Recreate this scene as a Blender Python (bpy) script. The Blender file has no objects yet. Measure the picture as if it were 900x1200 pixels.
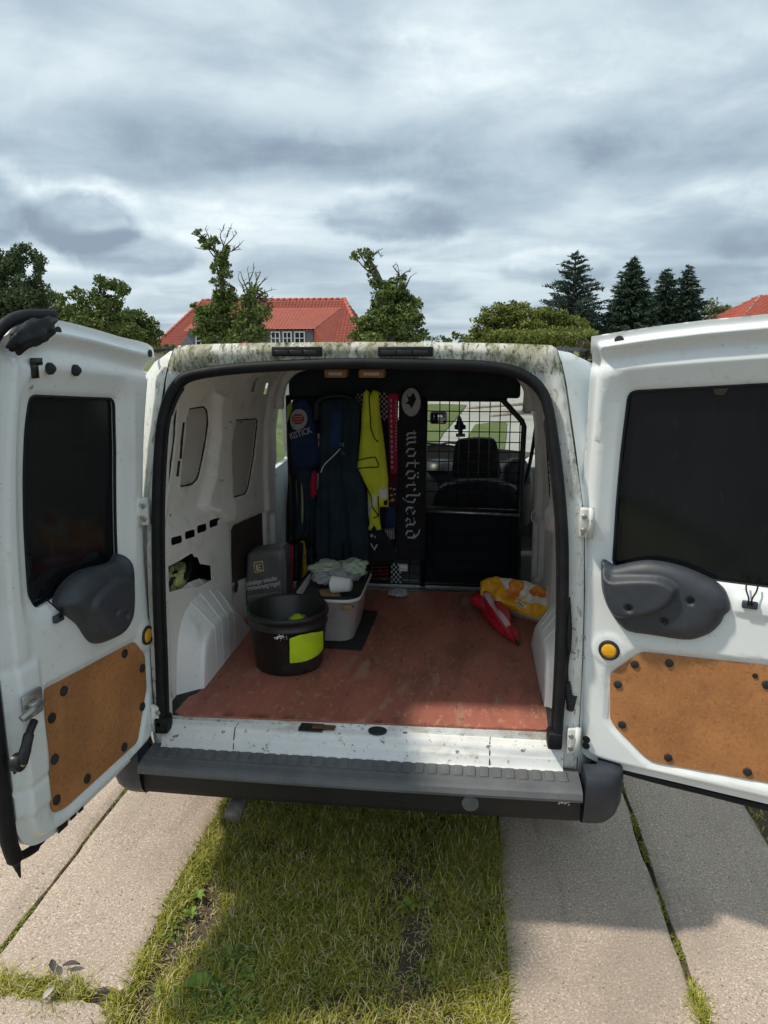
import bpy, bmesh, math, random
import numpy as np
from mathutils import Vector, Matrix, noise as mnoise
from mathutils.geometry import delaunay_2d_cdt

SC = bpy.context.scene
COL = SC.collection
RNG = np.random.default_rng(7)
random.seed(7)
R = math.radians

# ---------------------------------------------------------------- camera, sky, sun, exposure
FPX = 867.0                                   # focal length in units of the 900 x 1200 photograph
PITCH = math.atan(190 / FPX); YAW = R(6.5)
CAM = np.array([.319, -2.12, 1.78])
cam = bpy.data.cameras.new('camera'); camo = bpy.data.objects.new('camera', cam); COL.objects.link(camo)
camo.location = CAM; camo.rotation_euler = (math.pi/2 - PITCH, 0, YAW)
cam.sensor_fit = 'VERTICAL'; cam.sensor_height = 36; cam.lens = FPX/1200*36
cam.clip_start = .05; cam.clip_end = 3000
SC.camera = camo

SUN_DIR = Vector((-.655, -.165, 1.0)).normalized()
elev = math.asin(SUN_DIR.z); azim = math.atan2(SUN_DIR.x, SUN_DIR.y)
sl = bpy.data.lights.new('sun', 'SUN'); slo = bpy.data.objects.new('sun', sl); COL.objects.link(slo)
sl.energy = 2.75; sl.angle = R(3.6); sl.color = (1.0, .93, .82)
slo.rotation_euler = SUN_DIR.to_track_quat('Z', 'Y').to_euler()

SC.view_settings.view_transform = 'Standard'; SC.view_settings.look = 'None'
SC.view_settings.exposure = 0.28; SC.view_settings.gamma = 1

class NT:
    """small helper for node trees"""
    def __init__(s, tree): s.t = tree; s.n = tree.nodes; s.l = tree.links
    def new(s, typ, **kw):
        n = s.n.new(typ)
        for k, v in kw.items(): setattr(n, k, v)
        return n
    def put(s, sock, v):
        if isinstance(v, bpy.types.NodeSocket): s.l.new(v, sock)
        elif isinstance(v, (tuple, list)) and len(v) == 3 and sock.type == 'RGBA': sock.default_value = (*v, 1)
        else: sock.default_value = v
    def m(s, op, a, b=0.0, c=0.0, clamp=False):
        n = s.new('ShaderNodeMath', operation=op, use_clamp=clamp)
        s.put(n.inputs[0], a); s.put(n.inputs[1], b); s.put(n.inputs[2], c); return n.outputs[0]
    def mix(s, f, a, b, blend='MIX'):
        n = s.new('ShaderNodeMix', data_type='RGBA', blend_type=blend)
        s.put(n.inputs[0], f); s.put(n.inputs[6], a); s.put(n.inputs[7], b); return n.outputs[2]
    def noise(s, vec, scale, detail=4, rough=.55, dist=0):
        n = s.new('ShaderNodeTexNoise'); 
        if vec is not None: s.put(n.inputs['Vector'], vec)
        n.inputs['Scale'].default_value = scale; n.inputs['Detail'].default_value = detail
        n.inputs['Roughness'].default_value = rough; n.inputs['Distortion'].default_value = dist
        return n.outputs['Fac']
    def sstep(s, v, a, b):
        n = s.new('ShaderNodeMapRange', interpolation_type='SMOOTHSTEP')
        s.put(n.inputs[0], v); s.put(n.inputs[1], a); s.put(n.inputs[2], b); return n.outputs[0]
    def vmul(s, v, w):
        n = s.new('ShaderNodeVectorMath', operation='MULTIPLY'); s.put(n.inputs[0], v); n.inputs[1].default_value = w; return n.outputs[0]
    def comb(s, x, y, z):
        n = s.new('ShaderNodeCombineXYZ'); s.put(n.inputs[0], x); s.put(n.inputs[1], y); s.put(n.inputs[2], z); return n.outputs[0]

def make_world():
    w = bpy.data.worlds.new('World'); SC.world = w; w.use_nodes = True
    t = NT(w.node_tree); t.n.clear()
    sky = t.new('ShaderNodeTexSky', sky_type='NISHITA', sun_disc=False)
    sky.sun_elevation = elev; sky.sun_rotation = azim; sky.air_density = 1.0; sky.dust_density = 1.5
    tc = t.new('ShaderNodeTexCoord'); d = tc.outputs['Generated']
    sp = t.new('ShaderNodeSeparateXYZ'); t.put(sp.inputs[0], d); x, y, z = sp.outputs
    zc = t.m('ADD', t.m('MAXIMUM', z, 0.0), .16)
    P = t.comb(t.m('DIVIDE', x, zc), t.m('DIVIDE', y, zc), 0.0)          # cloud deck seen in perspective
    big = t.noise(t.vmul(P, (.8, 1.1, 1)), .60, 5, .5, .5)
    mid = t.noise(t.vmul(P, (1.0, 1.25, 1)), 1.5, 6, .5, .6)
    fine = t.noise(t.vmul(d, (1, 1, 2.2)), 9, 8, .6, .3)
    az = t.m('ARCTAN2', x, y); el = t.m('ARCSINE', z)
    n2 = t.noise(t.vmul(d, (1, 1, 1.5)), 11, 10, .62, .35)
    def blob(px, py, sx, sy, jit=.0):
        # a cloud bank at a direction (degrees of azimuth / elevation), ragged by noise
        a0, e0 = R(px), R(py)
        u = t.m('DIVIDE', t.m('SUBTRACT', az, a0), R(sx)); v = t.m('DIVIDE', t.m('SUBTRACT', el, e0), R(sy))
        r2 = t.m('ADD', t.m('MULTIPLY', u, u), t.m('MULTIPLY', v, v))
        r2 = t.m('ADD', r2, t.m('MULTIPLY', t.m('SUBTRACT', n2, .5), jit))
        return t.m('EXPONENT', t.m('MULTIPLY', r2, -1.0))
    v = t.m('ADD', t.m('MULTIPLY', big, .6), t.m('MULTIPLY', mid, .55))
    v = t.m('ADD', v, t.m('MULTIPLY', t.m('SUBTRACT', fine, .5), .20))
    f = t.sstep(v, .38, .76)
    def addb(f, b, k): return t.m('ADD', f, t.m('MULTIPLY', b, k))
    f = t.m('MULTIPLY', f, .52); f = t.m('ADD', f, .27)
    f = addb(f, blob(-2, 18.8, 11, 3.4, 3.5), .22)        # brightest part of the deck
    f = addb(f, blob(14, 17, 12, 4, 3), .12)
    f = addb(f, blob(-26, 18, 10, 3, 3.0), .08)
    f = addb(f, blob(-10, 13.2, 19, 2.5, 3.2), -.30)       # long slate bank
    f = addb(f, blob(14, 13.6, 12, 2.2, 3.2), -.18)
    f = addb(f, blob(-20, 9.9, 15, 1.4, 3), .24)        # pale gap under it
    f = addb(f, blob(18, 10.4, 9, 1.3, 3), .26)
    f = addb(f, blob(2, 6.5, 14, 1.8, 3), .16)
    f = addb(f, blob(15, 4.5, 14, 2.6, 3.0), -.16)
    f = t.m('MAXIMUM', t.m('MINIMUM', f, 1.0), 0.0)
    f = addb(f, blob(-27, 7.5, 10, 4, 2.0), .14); f = addb(f, blob(-4, 9.5, 10, 3, 2.0), .06)
    n2 = t.noise(t.vmul(d, (1, 1, 1.25)), 7.5, 9, .6, .25)
    # small cumulus lumps: slate body, pale top
    def puff(f, a, e, sx, sy, k):
        e = e
        body = t.sstep(blob(a, e, sx, sy, 3.2), .25, .60); cap = t.sstep(blob(a+sx*.10, e + sy*.6, sx*1.0, sy*.95, 4.0), .25, .8)
        f = t.m('ADD', f, t.m('MULTIPLY', cap, .26)); return t.m('ADD', f, t.m('MULTIPLY', body, -k))
    f = puff(f, -5.6, 9.4, 5.6, 1.7, .40)
    f = puff(f, -27.4, 8.4, 3.8, 2.0, .50)
    f = puff(f, -24.2, 6.6, 4.4, 1.5, .40)
    f = puff(f, -34.0, 8.6, 3.4, 2.4, .46)
    f = puff(f, 6.5, 5.6, 4.0, 1.2, .22)
    f = puff(f, 22.0, 7.0, 5.0, 1.6, .26)
    f = t.m('MAXIMUM', t.m('MINIMUM', f, 1.0), 0.0)
    ramp = t.new('ShaderNodeValToRGB'); t.put(ramp.inputs[0], f)
    cr = ramp.color_ramp; cr.elements[0].color = (.235, .30, .375, 1); cr.elements[1].color = (.80, .88, .90, 1)
    for p, c in ((.25, (.295, .375, .45)), (.5, (.415, .51, .58)), (.75, (.59, .685, .735))):
        e_ = cr.elements.new(p); e_.color = (*c, 1)
    cloud = t.mix(1.0, ramp.outputs[0], (10, 10, 10), 'MULTIPLY')
    both = t.mix(.93, sky.outputs[0], cloud)
    bg = t.new('ShaderNodeBackground'); t.put(bg.inputs[0], both); bg.inputs[1].default_value = .10
    out = t.new('ShaderNodeOutputWorld'); t.l.new(bg.outputs[0], out.inputs[0])
make_world()

# ---------------------------------------------------------------- measuring helpers
_f = np.array([-math.sin(YAW), math.cos(YAW), 0.]); _r = np.array([math.cos(YAW), math.sin(YAW), 0.])
def ray(px, py):
    dx = (px-450)/FPX; dy = (600-py)/FPX
    return _f*(math.cos(PITCH)+dy*math.sin(PITCH)) + _r*dx + np.array([0, 0, -math.sin(PITCH)+dy*math.cos(PITCH)])
def on_axis(px, py, ax, v):
    d = ray(px, py); return CAM + d*((v-CAM[ax])/d[ax])
def on_y(px, py, v): return on_axis(px, py, 1, v)
def on_z(px, py, v): return on_axis(px, py, 2, v)
def on_plane(px, py, p0, n):
    d = ray(px, py); return CAM + d*(np.dot(np.array(p0)-CAM, n)/np.dot(d, n))

# ---------------------------------------------------------------- object helpers
ORG = {}
def origin_of(o): return ORG.get(o.name, np.zeros(3)) if o is not None else np.zeros(3)
def tag(o, label=None, cat=None, group=None, kind=None):
    if label: o['label'] = label
    if cat: o['category'] = cat
    if group: o['group'] = group
    if kind: o['kind'] = kind
    return o
def thing(name, loc, label, cat, group=None):
    o = bpy.data.objects.new(name, None); COL.objects.link(o); o.location = loc
    o.empty_display_size = .1
    ORG[o.name] = np.array(loc, float); return tag(o, label, cat, group)
def obj(name, verts, faces, mat, parent=None, smooth=True, mats=None, fmat=None):
    v = np.asarray(verts, float).reshape(-1, 3)
    if parent is not None: base = origin_of(parent)
    else:
        base = np.array([(v[:, 0].min()+v[:, 0].max())/2, (v[:, 1].min()+v[:, 1].max())/2, v[:, 2].min()])
    me = bpy.data.meshes.new(name)
    if isinstance(faces, np.ndarray) and faces.ndim == 2:
        nf, k = faces.shape
        me.vertices.add(len(v)); me.vertices.foreach_set('co', (v-base).ravel())
        me.loops.add(nf*k); me.loops.foreach_set('vertex_index', faces.ravel().astype(np.int32))
        me.polygons.add(nf); me.polygons.foreach_set('loop_start', np.arange(0, nf*k, k, dtype=np.int32))
        me.update(calc_edges=True)
    else:
        me.from_pydata([tuple(p) for p in (v-base)], [], [tuple(int(i) for i in f) for f in faces]); me.update()
    for m in (mats or [mat]): me.materials.append(m)
    if fmat is not None: me.polygons.foreach_set('material_index', np.asarray(fmat, dtype=np.int32))
    me.polygons.foreach_set('use_smooth', np.full(len(me.polygons), bool(smooth)))
    o = bpy.data.objects.new(name, me); COL.objects.link(o)
    if parent is None: o.location = base; ORG[o.name] = base
    else: o.parent = parent; ORG[o.name] = base
    return o
def join(*geos):
    V, F, n = [], [], 0
    for v, f in geos:
        v = np.asarray(v, float).reshape(-1, 3); V.append(v); F += [tuple(int(i)+n for i in q) for q in f]; n += len(v)
    return np.vstack(V), F

def box(x0, x1, y0, y1, z0, z1, bev=0.0, seg=2):
    bm = bmesh.new(); bmesh.ops.create_cube(bm, size=1)
    for v in bm.verts: v.co = Vector((x0+(v.co.x+.5)*(x1-x0), y0+(v.co.y+.5)*(y1-y0), z0+(v.co.z+.5)*(z1-z0)))
    if bev: bmesh.ops.bevel(bm, geom=list(bm.edges), offset=bev, segments=seg, profile=.5, affect='EDGES')
    return bm_geo(bm)
def bm_geo(bm):
    bm.verts.index_update(); V = [tuple(v.co) for v in bm.verts]; F = [tuple(v.index for v in f.verts) for f in bm.faces]; bm.free()
    return np.array(V), F
def xf(geo, M):
    v = np.array(geo[0]); A = np.array(M); v = v @ A[:3, :3].T + A[:3, 3]; return v, geo[1]
def basis(o, x, y, z):
    M = np.eye(4); M[:3, 0] = x; M[:3, 1] = y; M[:3, 2] = z; M[:3, 3] = o; return M
def catmull(pts, n=6, closed=False):
    P = np.array(pts, float); out = []; N = len(P)
    rng_ = range(N if closed else N-1)
    for i in rng_:
        p0, p1, p2, p3 = (P[(i-1) % N], P[i], P[(i+1) % N], P[(i+2) % N]) if closed else (P[max(i-1, 0)], P[i], P[i+1], P[min(i+2, N-1)])
        for k in range(n):
            t = k/n; out.append(.5*((2*p1)+(-p0+p2)*t+(2*p0-5*p1+4*p2-p3)*t*t+(-p0+3*p1-3*p2+p3)*t**3))
    if not closed: out.append(P[-1])
    return np.array(out)
def tube(path, r, n=8, closed=False, flat=None):
    P = np.array(path, float); N = len(P); rr = np.full(N, r) if np.isscalar(r) else np.array(r, float)
    T = np.gradient(P, axis=0) if not closed else (np.roll(P, -1, 0)-np.roll(P, 1, 0))
    T /= (np.linalg.norm(T, axis=1)[:, None]+1e-12)
    up = np.array([0, 0, 1.]) if abs(T[0][2]) < .9 else np.array([1., 0, 0]); V = []
    u = np.cross(T[0], up); u /= np.linalg.norm(u)
    for i in range(N):
        u = u - T[i]*np.dot(u, T[i]); u /= (np.linalg.norm(u)+1e-12); w = np.cross(T[i], u)
        for k in range(n):
            a = 2*math.pi*k/n; V.append(P[i]+rr[i]*(math.cos(a)*u+math.sin(a)*w))
    F = []
    for i in range(N if closed else N-1):
        j = (i+1) % N
        for k in range(n): F.append((i*n+k, i*n+(k+1) % n, j*n+(k+1) % n, j*n+k))
    if not closed: F.append(tuple(range(n))[::-1]); F.append(tuple((N-1)*n+k for k in range(n)))
    return np.array(V), F
def lathe(prof, c, n=32, axis='z'):
    V = []; F = []; m = len(prof)
    for k in range(n):
        a = 2*math.pi*k/n
        for r, z in prof: V.append((c[0]+r*math.cos(a), c[1]+r*math.sin(a), c[2]+z))
    for k in range(n):
        for i in range(m-1): F.append((k*m+i, ((k+1) % n)*m+i, ((k+1) % n)*m+i+1, k*m+i+1))
    return np.array(V), F
def disc(r, h, n=18, bev=.15):
    """short round button along +z, base at z=0"""
    V, F = lathe([(0.0001, h), (r*(1-bev), h), (r, h*(1-bev)), (r, 0)], (0, 0, 0), n); return V, F

def pip(S, Z, poly):
    P = np.array(poly); x, y = P[:, 0], P[:, 1]; x2, y2 = np.roll(x, -1), np.roll(y, -1)
    S = np.asarray(S)[:, None]; Z = np.asarray(Z)[:, None]
    with np.errstate(divide='ignore', invalid='ignore'):
        c = ((y > Z) != (y2 > Z)) & (S < (x2-x)*(Z-y)/(y2-y)+x)
    return (c.sum(1) % 2) == 1
def pdist(S, Z, poly, closed=True):
    P = np.array(poly, float); A = P if closed else P[:-1]; B = np.roll(P, -1, 0) if closed else P[1:]
    Q = np.stack([np.asarray(S), np.asarray(Z)], 1); best = np.full(len(Q), 1e9)
    for a, b in zip(A, B):
        ab = b-a; t = np.clip(((Q-a) @ ab)/(ab @ ab+1e-12), 0, 1); d = np.hypot(*(Q-a-t[:, None]*ab).T); best = np.minimum(best, d)
    return best
def sdf(S, Z, poly): d = pdist(S, Z, poly); return np.where(pip(S, Z, poly), d, -d)      # positive inside
def sm(x, a, b): t = np.clip((x-a)/(b-a), 0, 1); return t*t*(3-2*t)
def resample(poly, step, closed=True):
    P = np.array(poly, float); out = []; N = len(P)
    for i in range(N if closed else N-1):
        a, b = P[i], P[(i+1) % N]; k = max(1, int(round(np.linalg.norm(b-a)/step)))
        for j in range(k): out.append(a+(b-a)*j/k)
    if not closed: out.append(P[-1])
    return np.array(out)
def rounded(poly, r, n=4):
    P = np.array(poly, float); N = len(P); out = []
    for i in range(N):
        p, a, b = P[i], P[i-1], P[(i+1) % N]; la, lb = np.linalg.norm(a-p), np.linalg.norm(b-p); q = min(r, la*.45, lb*.45)
        s, e = p+(a-p)/la*q, p+(b-p)/lb*q
        for k in range(n+1): t = k/n; out.append((1-t)**2*s+2*t*(1-t)*p+t*t*e)
    return np.array(out)

def panel(outline, holes, hf, to3d, cell, thick=0.0, back=False, jitter=0.0, rel=False, rings=(), hrings=()):
    """pressed sheet: triangulated inside an outline, relief from hf, edges turned back by 'thick'"""
    loops = [resample(outline, cell)]+[resample(h, cell) for h in holes]
    pts = []; edges = []
    for L in loops:
        n0 = len(pts); pts += [tuple(p) for p in L]; edges += [(n0+i, n0+(i+1) % len(L)) for i in range(len(L))]
    o = np.array(outline); x0, z0 = o.min(0); x1, z1 = o.max(0)
    gx, gz = np.meshgrid(np.arange(x0+cell/2, x1, cell), np.arange(z0+cell/2, z1, cell)); gx = gx.ravel(); gz = gz.ravel()
    if jitter: gx = gx+RNG.uniform(-jitter, jitter, len(gx))*cell; gz = gz+RNG.uniform(-jitter, jitter, len(gz))*cell
    lim0 = (max(rings) if len(rings) else 0)+cell*.45; lim1 = (max(hrings) if len(hrings) else 0)+cell*.45
    keep = sdf(gx, gz, loops[0]) > lim0
    for h in loops[1:]: keep &= sdf(gx, gz, h) < -lim1
    pts += list(zip(gx[keep], gz[keep]))
    for li, L in enumerate(loops):       # rows of points that follow the edges keep pressed folds crisp
        rr_ = rings if li == 0 else hrings; L = np.array(L)
        if not len(rr_): continue
        T = np.roll(L, -1, 0)-np.roll(L, 1, 0); T /= np.linalg.norm(T, axis=1)[:, None]+1e-12; Nn = np.stack([-T[:, 1], T[:, 0]], 1)
        if (sdf(L[:, 0]+Nn[:, 0]*.002, L[:, 1]+Nn[:, 1]*.002, L).mean() < 0): Nn = -Nn
        for d_ in rr_:
            Q = L+Nn*d_*(1 if li == 0 else -1); s0 = sdf(Q[:, 0], Q[:, 1], loops[0]); okq = (s0 > d_*.97) if li == 0 else (s0 > lim0*.9)
            for lj, h in enumerate(loops[1:]):
                sh = -sdf(Q[:, 0], Q[:, 1], h); okq &= (sh > d_*.97) if lj+1 == li else (sh > lim1*.9)
            pts += [tuple(q) for q in Q[okq]]
    vo, eo, fo, _, _, _ = delaunay_2d_cdt([Vector((float(a), float(b))) for a, b in pts], edges, [], 0, 1e-6)
    V2 = np.array([(v.x, v.y) for v in vo]); F = np.array([tuple(f) for f in fo])
    C = V2[F].mean(1); ok = pip(C[:, 0], C[:, 1], loops[0])
    for h in loops[1:]: ok &= ~pip(C[:, 0], C[:, 1], h)
    F = F[ok]
    h = hf(V2[:, 0], V2[:, 1]) if hf else np.zeros(len(V2))
    V3 = to3d(V2[:, 0], V2[:, 1], h); n = len(V3); faces = [tuple(f) for f in F]
    if thick:
        cnt = {}
        for f in F:
            for a, b in ((f[0], f[1]), (f[1], f[2]), (f[2], f[0])):
                k = (min(a, b), max(a, b)); cnt.setdefault(k, []).append((a, b))
        be = [v[0] for v in cnt.values() if len(v) == 1]; used = sorted({i for e in be for i in e}); m1 = {i: n+k for k, i in enumerate(used)}; m2 = {i: n+len(used)+k for k, i in enumerate(used)}
        B = to3d(V2[used, 0], V2[used, 1], (h[used] if rel else h[used]*0)-thick); V3 = np.vstack([V3, V3[used], B])
        for a, b in be: faces.append((m1[b], m1[a], m2[a], m2[b]))
        if back:
            n2 = len(V3); V3 = np.vstack([V3, to3d(V2[:, 0], V2[:, 1], h*0-thick)]); faces += [(f[2]+n2, f[1]+n2, f[0]+n2) for f in F]
    return V3, faces

def text_geo(s, size, depth=.0006, align='LEFT', bold=.022):
    c = bpy.data.curves.new('lettering', 'FONT'); c.body = s; c.size = size; c.extrude = depth/2; c.align_x = align; c.offset = bold; c.resolution_u = 2
    o = bpy.data.objects.new('lettering', c); me = bpy.data.meshes.new_from_object(o)
    V = np.array([tuple(v.co) for v in me.vertices]); F = [tuple(p.vertices) for p in me.polygons]
    bpy.data.objects.remove(o); bpy.data.meshes.remove(me); bpy.data.curves.remove(c)
    return V, F

# ---------------------------------------------------------------- materials
def mat(name, col, rough=.5, metal=0, var=.15, vscale=6, bump=0, bscale=60, dirt=None, coat=0, spec=.5, detail=5, sub=0, two=None, aniso=None):
    m = bpy.data.materials.new(name); m.use_nodes = True; t = NT(m.node_tree); b = t.n['Principled BSDF']
    tc = t.new('ShaderNodeTexCoord').outputs['Object']
    if aniso: tc = t.vmul(tc, aniso)
    n = t.noise(tc, vscale, detail)
    dark = tuple(c*(1-var) for c in col); light = tuple(min(1, c*(1+var)) for c in col)
    c = t.mix(t.sstep(n, .3, .7), dark, two or light)
    rg = t.m('ADD', rough, t.m('MULTIPLY', t.m('SUBTRACT', t.noise(tc, vscale*2.3, 3), .5), .25*rough+.02))
    if dirt:
        for (dc, ds, lo, hi, amt) in dirt:
            f = t.sstep(t.noise(tc, ds, 8, .65), lo, hi); f = t.m('MULTIPLY', f, amt)
            c = t.mix(f, c, dc); rg = t.m('ADD', rg, t.m('MULTIPLY', f, .25))
    t.put(b.inputs['Base Color'], c); t.put(b.inputs['Roughness'], rg); b.inputs['Metallic'].default_value = metal
    b.inputs['Coat Weight'].default_value = coat; b.inputs['Coat Roughness'].default_value = .12
    b.inputs['Specular IOR Level'].default_value = spec
    if bump:
        bn = t.new('ShaderNodeBump'); bn.inputs['Strength'].default_value = 1; bn.inputs['Distance'].default_value = bump
        t.put(bn.inputs['Height'], t.noise(tc, bscale, 6, .6)); t.l.new(bn.outputs[0], b.inputs['Normal'])
    m['nt'] = 1
    return m
M = {}
WHITE = (.80, .83, .82)
M['paint'] = mat('door_white_paint', WHITE, .36, coat=.25, var=.03, vscale=2.5, bump=.0008, bscale=9,
                 dirt=[((.42, .40, .35), 30, .58, .74, .35), ((.52, .50, .44), 5, .52, .75, .35), ((.10, .09, .08), 80, .665, .72, .8)])
M['paint_dirty'] = mat('mossy_white_paint', (.66, .65, .56), .6, var=.10, vscale=9, bump=.002, bscale=60, aniso=(1.5, 1, .6),
                 dirt=[((.30, .28, .16), 10, .42, .60, .75), ((.16, .16, .08), 34, .48, .60, .75), ((.06, .065, .035), 70, .54, .62, .8), ((.07, .06, .04), 190, .58, .66, .7)])
M['paint_frame'] = mat('grimy_white_paint', (.74, .75, .71), .45, var=.04, vscale=6, bump=.001, bscale=40,
                 aniso=(1.4, 1.4, .5),
                 dirt=[((.40, .36, .27), 9, .46, .66, .6), ((.14, .13, .10), 40, .56, .66, .7), ((.06, .055, .045), 120, .60, .68, .8)])
M['paint_in'] = mat('interior_white_paint', (.84, .82, .77), .5, var=.04, vscale=3, bump=.0006, bscale=20,
                 dirt=[((.38, .35, .29), 7, .5, .75, .5), ((.12, .10, .08), 75, .64, .72, .7)])
M['paint_sill'] = mat('scuffed_sill_paint', (.80, .80, .77), .42, var=.05, vscale=8, bump=.001, bscale=60,
                 dirt=[((.42, .34, .24), 9, .53, .70, .55), ((.10, .085, .06), 48, .60, .67, .85), ((.30, .14, .06), 22, .64, .70, .6)])
M['paint_blank'] = mat('dull_grey_sealer', (.50, .48, .43), .6, var=.06, vscale=4, bump=.001, bscale=12)
M['seal'] = mat('weathered_black_rubber', (.008, .0085, .010), .6, var=.3, vscale=20, spec=.3, bump=.0008, bscale=120, dirt=[((.08, .075, .06), 30, .62, .78, .5)])
M['plastic'] = mat('charcoal_plastic', (.040, .046, .056), .5, var=.08, vscale=30, bump=.0003, bscale=900)
M['bump_grey'] = mat('sun_bleached_bumper_plastic', (.115, .122, .128), .62, var=.14, vscale=9, bump=.0006, bscale=300, dirt=[((.25, .23, .20), 14, .50, .8, .4), ((.05, .05, .05), 60, .6, .7, .5)])
M['bump_dark'] = mat('black_bumper_plastic', (.010, .011, .012), .55, var=.25, vscale=8, bump=.0005, bscale=200, dirt=[((.06, .055, .05), 10, .58, .8, .4)])
M['bump_cap'] = mat('blue_grey_bumper_plastic', (.030, .036, .048), .45, var=.12, vscale=8, bump=.0004, bscale=300, dirt=[((.15, .14, .12), 18, .58, .8, .3)])
M['black'] = mat('black_plastic', (.012, .012, .013), .4, var=.2, vscale=20)
M['matblack'] = mat('black_rubber', (.02, .02, .022), .75, var=.3, vscale=25, bump=.001, bscale=200)
M['tub_black'] = mat('scuffed_black_bucket', (.014, .015, .014), .38, var=.3, vscale=10, bump=.0008, bscale=90, dirt=[((.10, .10, .08), 14, .55, .8, .4)])
M['steel'] = mat('dull_steel', (.45, .45, .43), .4, metal=.9, var=.2, vscale=30, dirt=[((.12, .09, .07), 40, .55, .7, .6)])
M['yellow_refl'] = mat('amber_reflector', (.85, .42, .01), .25, var=.12, vscale=120, coat=.6)
M['blackglass'] = mat('blacked_out_glass', (.008, .009, .010), .06, var=.4, vscale=3, spec=.6, aniso=(1, 1, .35), dirt=[((.016, .018, .020), 5, .5, .75, .6), ((.04, .042, .045), 60, .60, .72, .3)])
M['ply_door'] = mat('door_hardboard', (.42, .18, .060), .6, var=.18, vscale=6, bump=.0007, bscale=260, detail=9, dirt=[((.20, .075, .028), 9, .54, .74, .45), ((.22, .09, .035), 85, .50, .66, .5), ((.55, .28, .12), 120, .54, .66, .5)])
M['brown'] = mat('dark_brown_hardboard', (.055, .04, .03), .6, var=.2, vscale=5)
def mat_floor():
    m = mat('red_brown_floor_board', (.37, .125, .085), .62, var=.16, vscale=4, aniso=(1.7, .6, 1), bump=.0012, bscale=110, detail=9,
            dirt=[((.17, .075, .050), 3.2, .45, .68, .65), ((.50, .30, .21), 30, .54, .66, .5), ((.42, .27, .18), 6, .55, .68, .55), ((.10, .05, .035), 24, .60, .70, .7), ((.60, .44, .33), 70, .64, .70, .6)])
    return m
M['floor'] = mat_floor()
M['vest'] = mat('hi_vis_yellow_cloth', (.74, .80, .04), .75, var=.08, vscale=14, bump=.0006, bscale=400)
M['reflect'] = mat('silver_reflective_tape', (.75, .76, .76), .35, metal=.2, var=.06)
M['navy'] = mat('navy_work_cloth', (.012, .030, .046), .85, var=.25, vscale=12, bump=.0008, bscale=350)
M['shirt'] = mat('blue_shirt_cloth', (.012, .028, .095), .85, var=.2, vscale=12, bump=.0006, bscale=350)
M['blackcloth'] = mat('black_knit', (.010, .010, .013), .9, var=.3, vscale=30, bump=.0008, bscale=500)
M['greyprint'] = mat('grey_print', (.42, .43, .44), .8, var=.15, vscale=60)
M['whiteprint'] = mat('white_print', (.75, .75, .73), .7, var=.06)
M['redcloth'] = mat('red_knit', (.48, .015, .06), .85, var=.2, vscale=30, bump=.0006, bscale=400)
M['red'] = mat('red_plastic_film', (.55, .012, .035), .3, var=.15, vscale=12)
M['orangebag'] = mat('orange_bag_film', (.86, .42, .015), .38, var=.1, vscale=12, bump=.002, bscale=40)
M['creambag'] = mat('cream_bag_film', (.80, .72, .60), .4, var=.05, vscale=12, bump=.002, bscale=40)
M['fruit'] = mat('orange_fruit_print', (.74, .20, .02), .4, var=.18, vscale=60)
M['fruit2'] = mat('orange_flesh_print', (.85, .40, .05), .4, var=.2, vscale=90)
M['bag'] = mat('charcoal_carrier_film', (.15, .145, .148), .4, var=.12, vscale=9, bump=.003, bscale=22)
M['blue'] = mat('blue_print', (.02, .09, .50), .5, var=.05); M['yellowp'] = mat('yellow_print', (.85, .70, .02), .5, var=.05)
M['lime'] = mat('lime_yellow_plastic', (.50, .68, .01), .6, var=.12, vscale=9)
M['greytub'] = mat('pale_grey_tub_plastic', (.62, .61, .58), .45, var=.06, vscale=8, dirt=[((.30, .26, .2), 12, .55, .75, .4)])
M['card'] = mat('brown_cardboard', (.30, .18, .09), .8, var=.1)
M['paper'] = mat('white_paper', (.80, .80, .78), .7, var=.04)
M['film'] = mat('crumpled_pale_plastic', (.60, .63, .62), .3, var=.2, vscale=22, two=(.42, .55, .36))
M['rope'] = mat('yellow_green_cloth', (.42, .44, .18), .85, var=.25, vscale=30, bump=.002, bscale=120)
M['amber'] = mat('amber_lamp_plastic', (.60, .30, .09), .3, var=.12, vscale=40, coat=.4)
M['lens'] = mat('clear_lamp_lens', (.85, .82, .78), .12, var=.05, coat=.6)
M['bulk'] = mat('navy_black_bulkhead_paint', (.007, .010, .015), .7, spec=.15, var=.2, vscale=9)
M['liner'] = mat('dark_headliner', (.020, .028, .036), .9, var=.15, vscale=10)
M['seat'] = mat('dark_seat_cloth', (.020, .021, .026), .9, var=.25, vscale=30, bump=.001, bscale=300)
M['dash'] = mat('grey_dash_plastic', (.022, .024, .027), .6, var=.1)
M['tyre'] = mat('tyre_rubber', (.02, .02, .02), .8, var=.2)
M['soil'] = None
def mat_glass():
    m = bpy.data.materials.new('clear_glass'); m.use_nodes = True; t = NT(m.node_tree); t.n.clear()
    tr = t.new('ShaderNodeBsdfTransparent'); tr.inputs[0].default_value = (.86, .90, .88, 1)
    g = t.new('ShaderNodeBsdfGlossy'); g.inputs['Roughness'].default_value = .02
    mx = t.new('ShaderNodeMixShader'); mx.inputs[0].default_value = .05; t.l.new(tr.outputs[0], mx.inputs[1]); t.l.new(g.outputs[0], mx.inputs[2])
    o = t.new('ShaderNodeOutputMaterial'); t.l.new(mx.outputs[0], o.inputs[0]); return m
M['glass'] = mat_glass()
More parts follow.
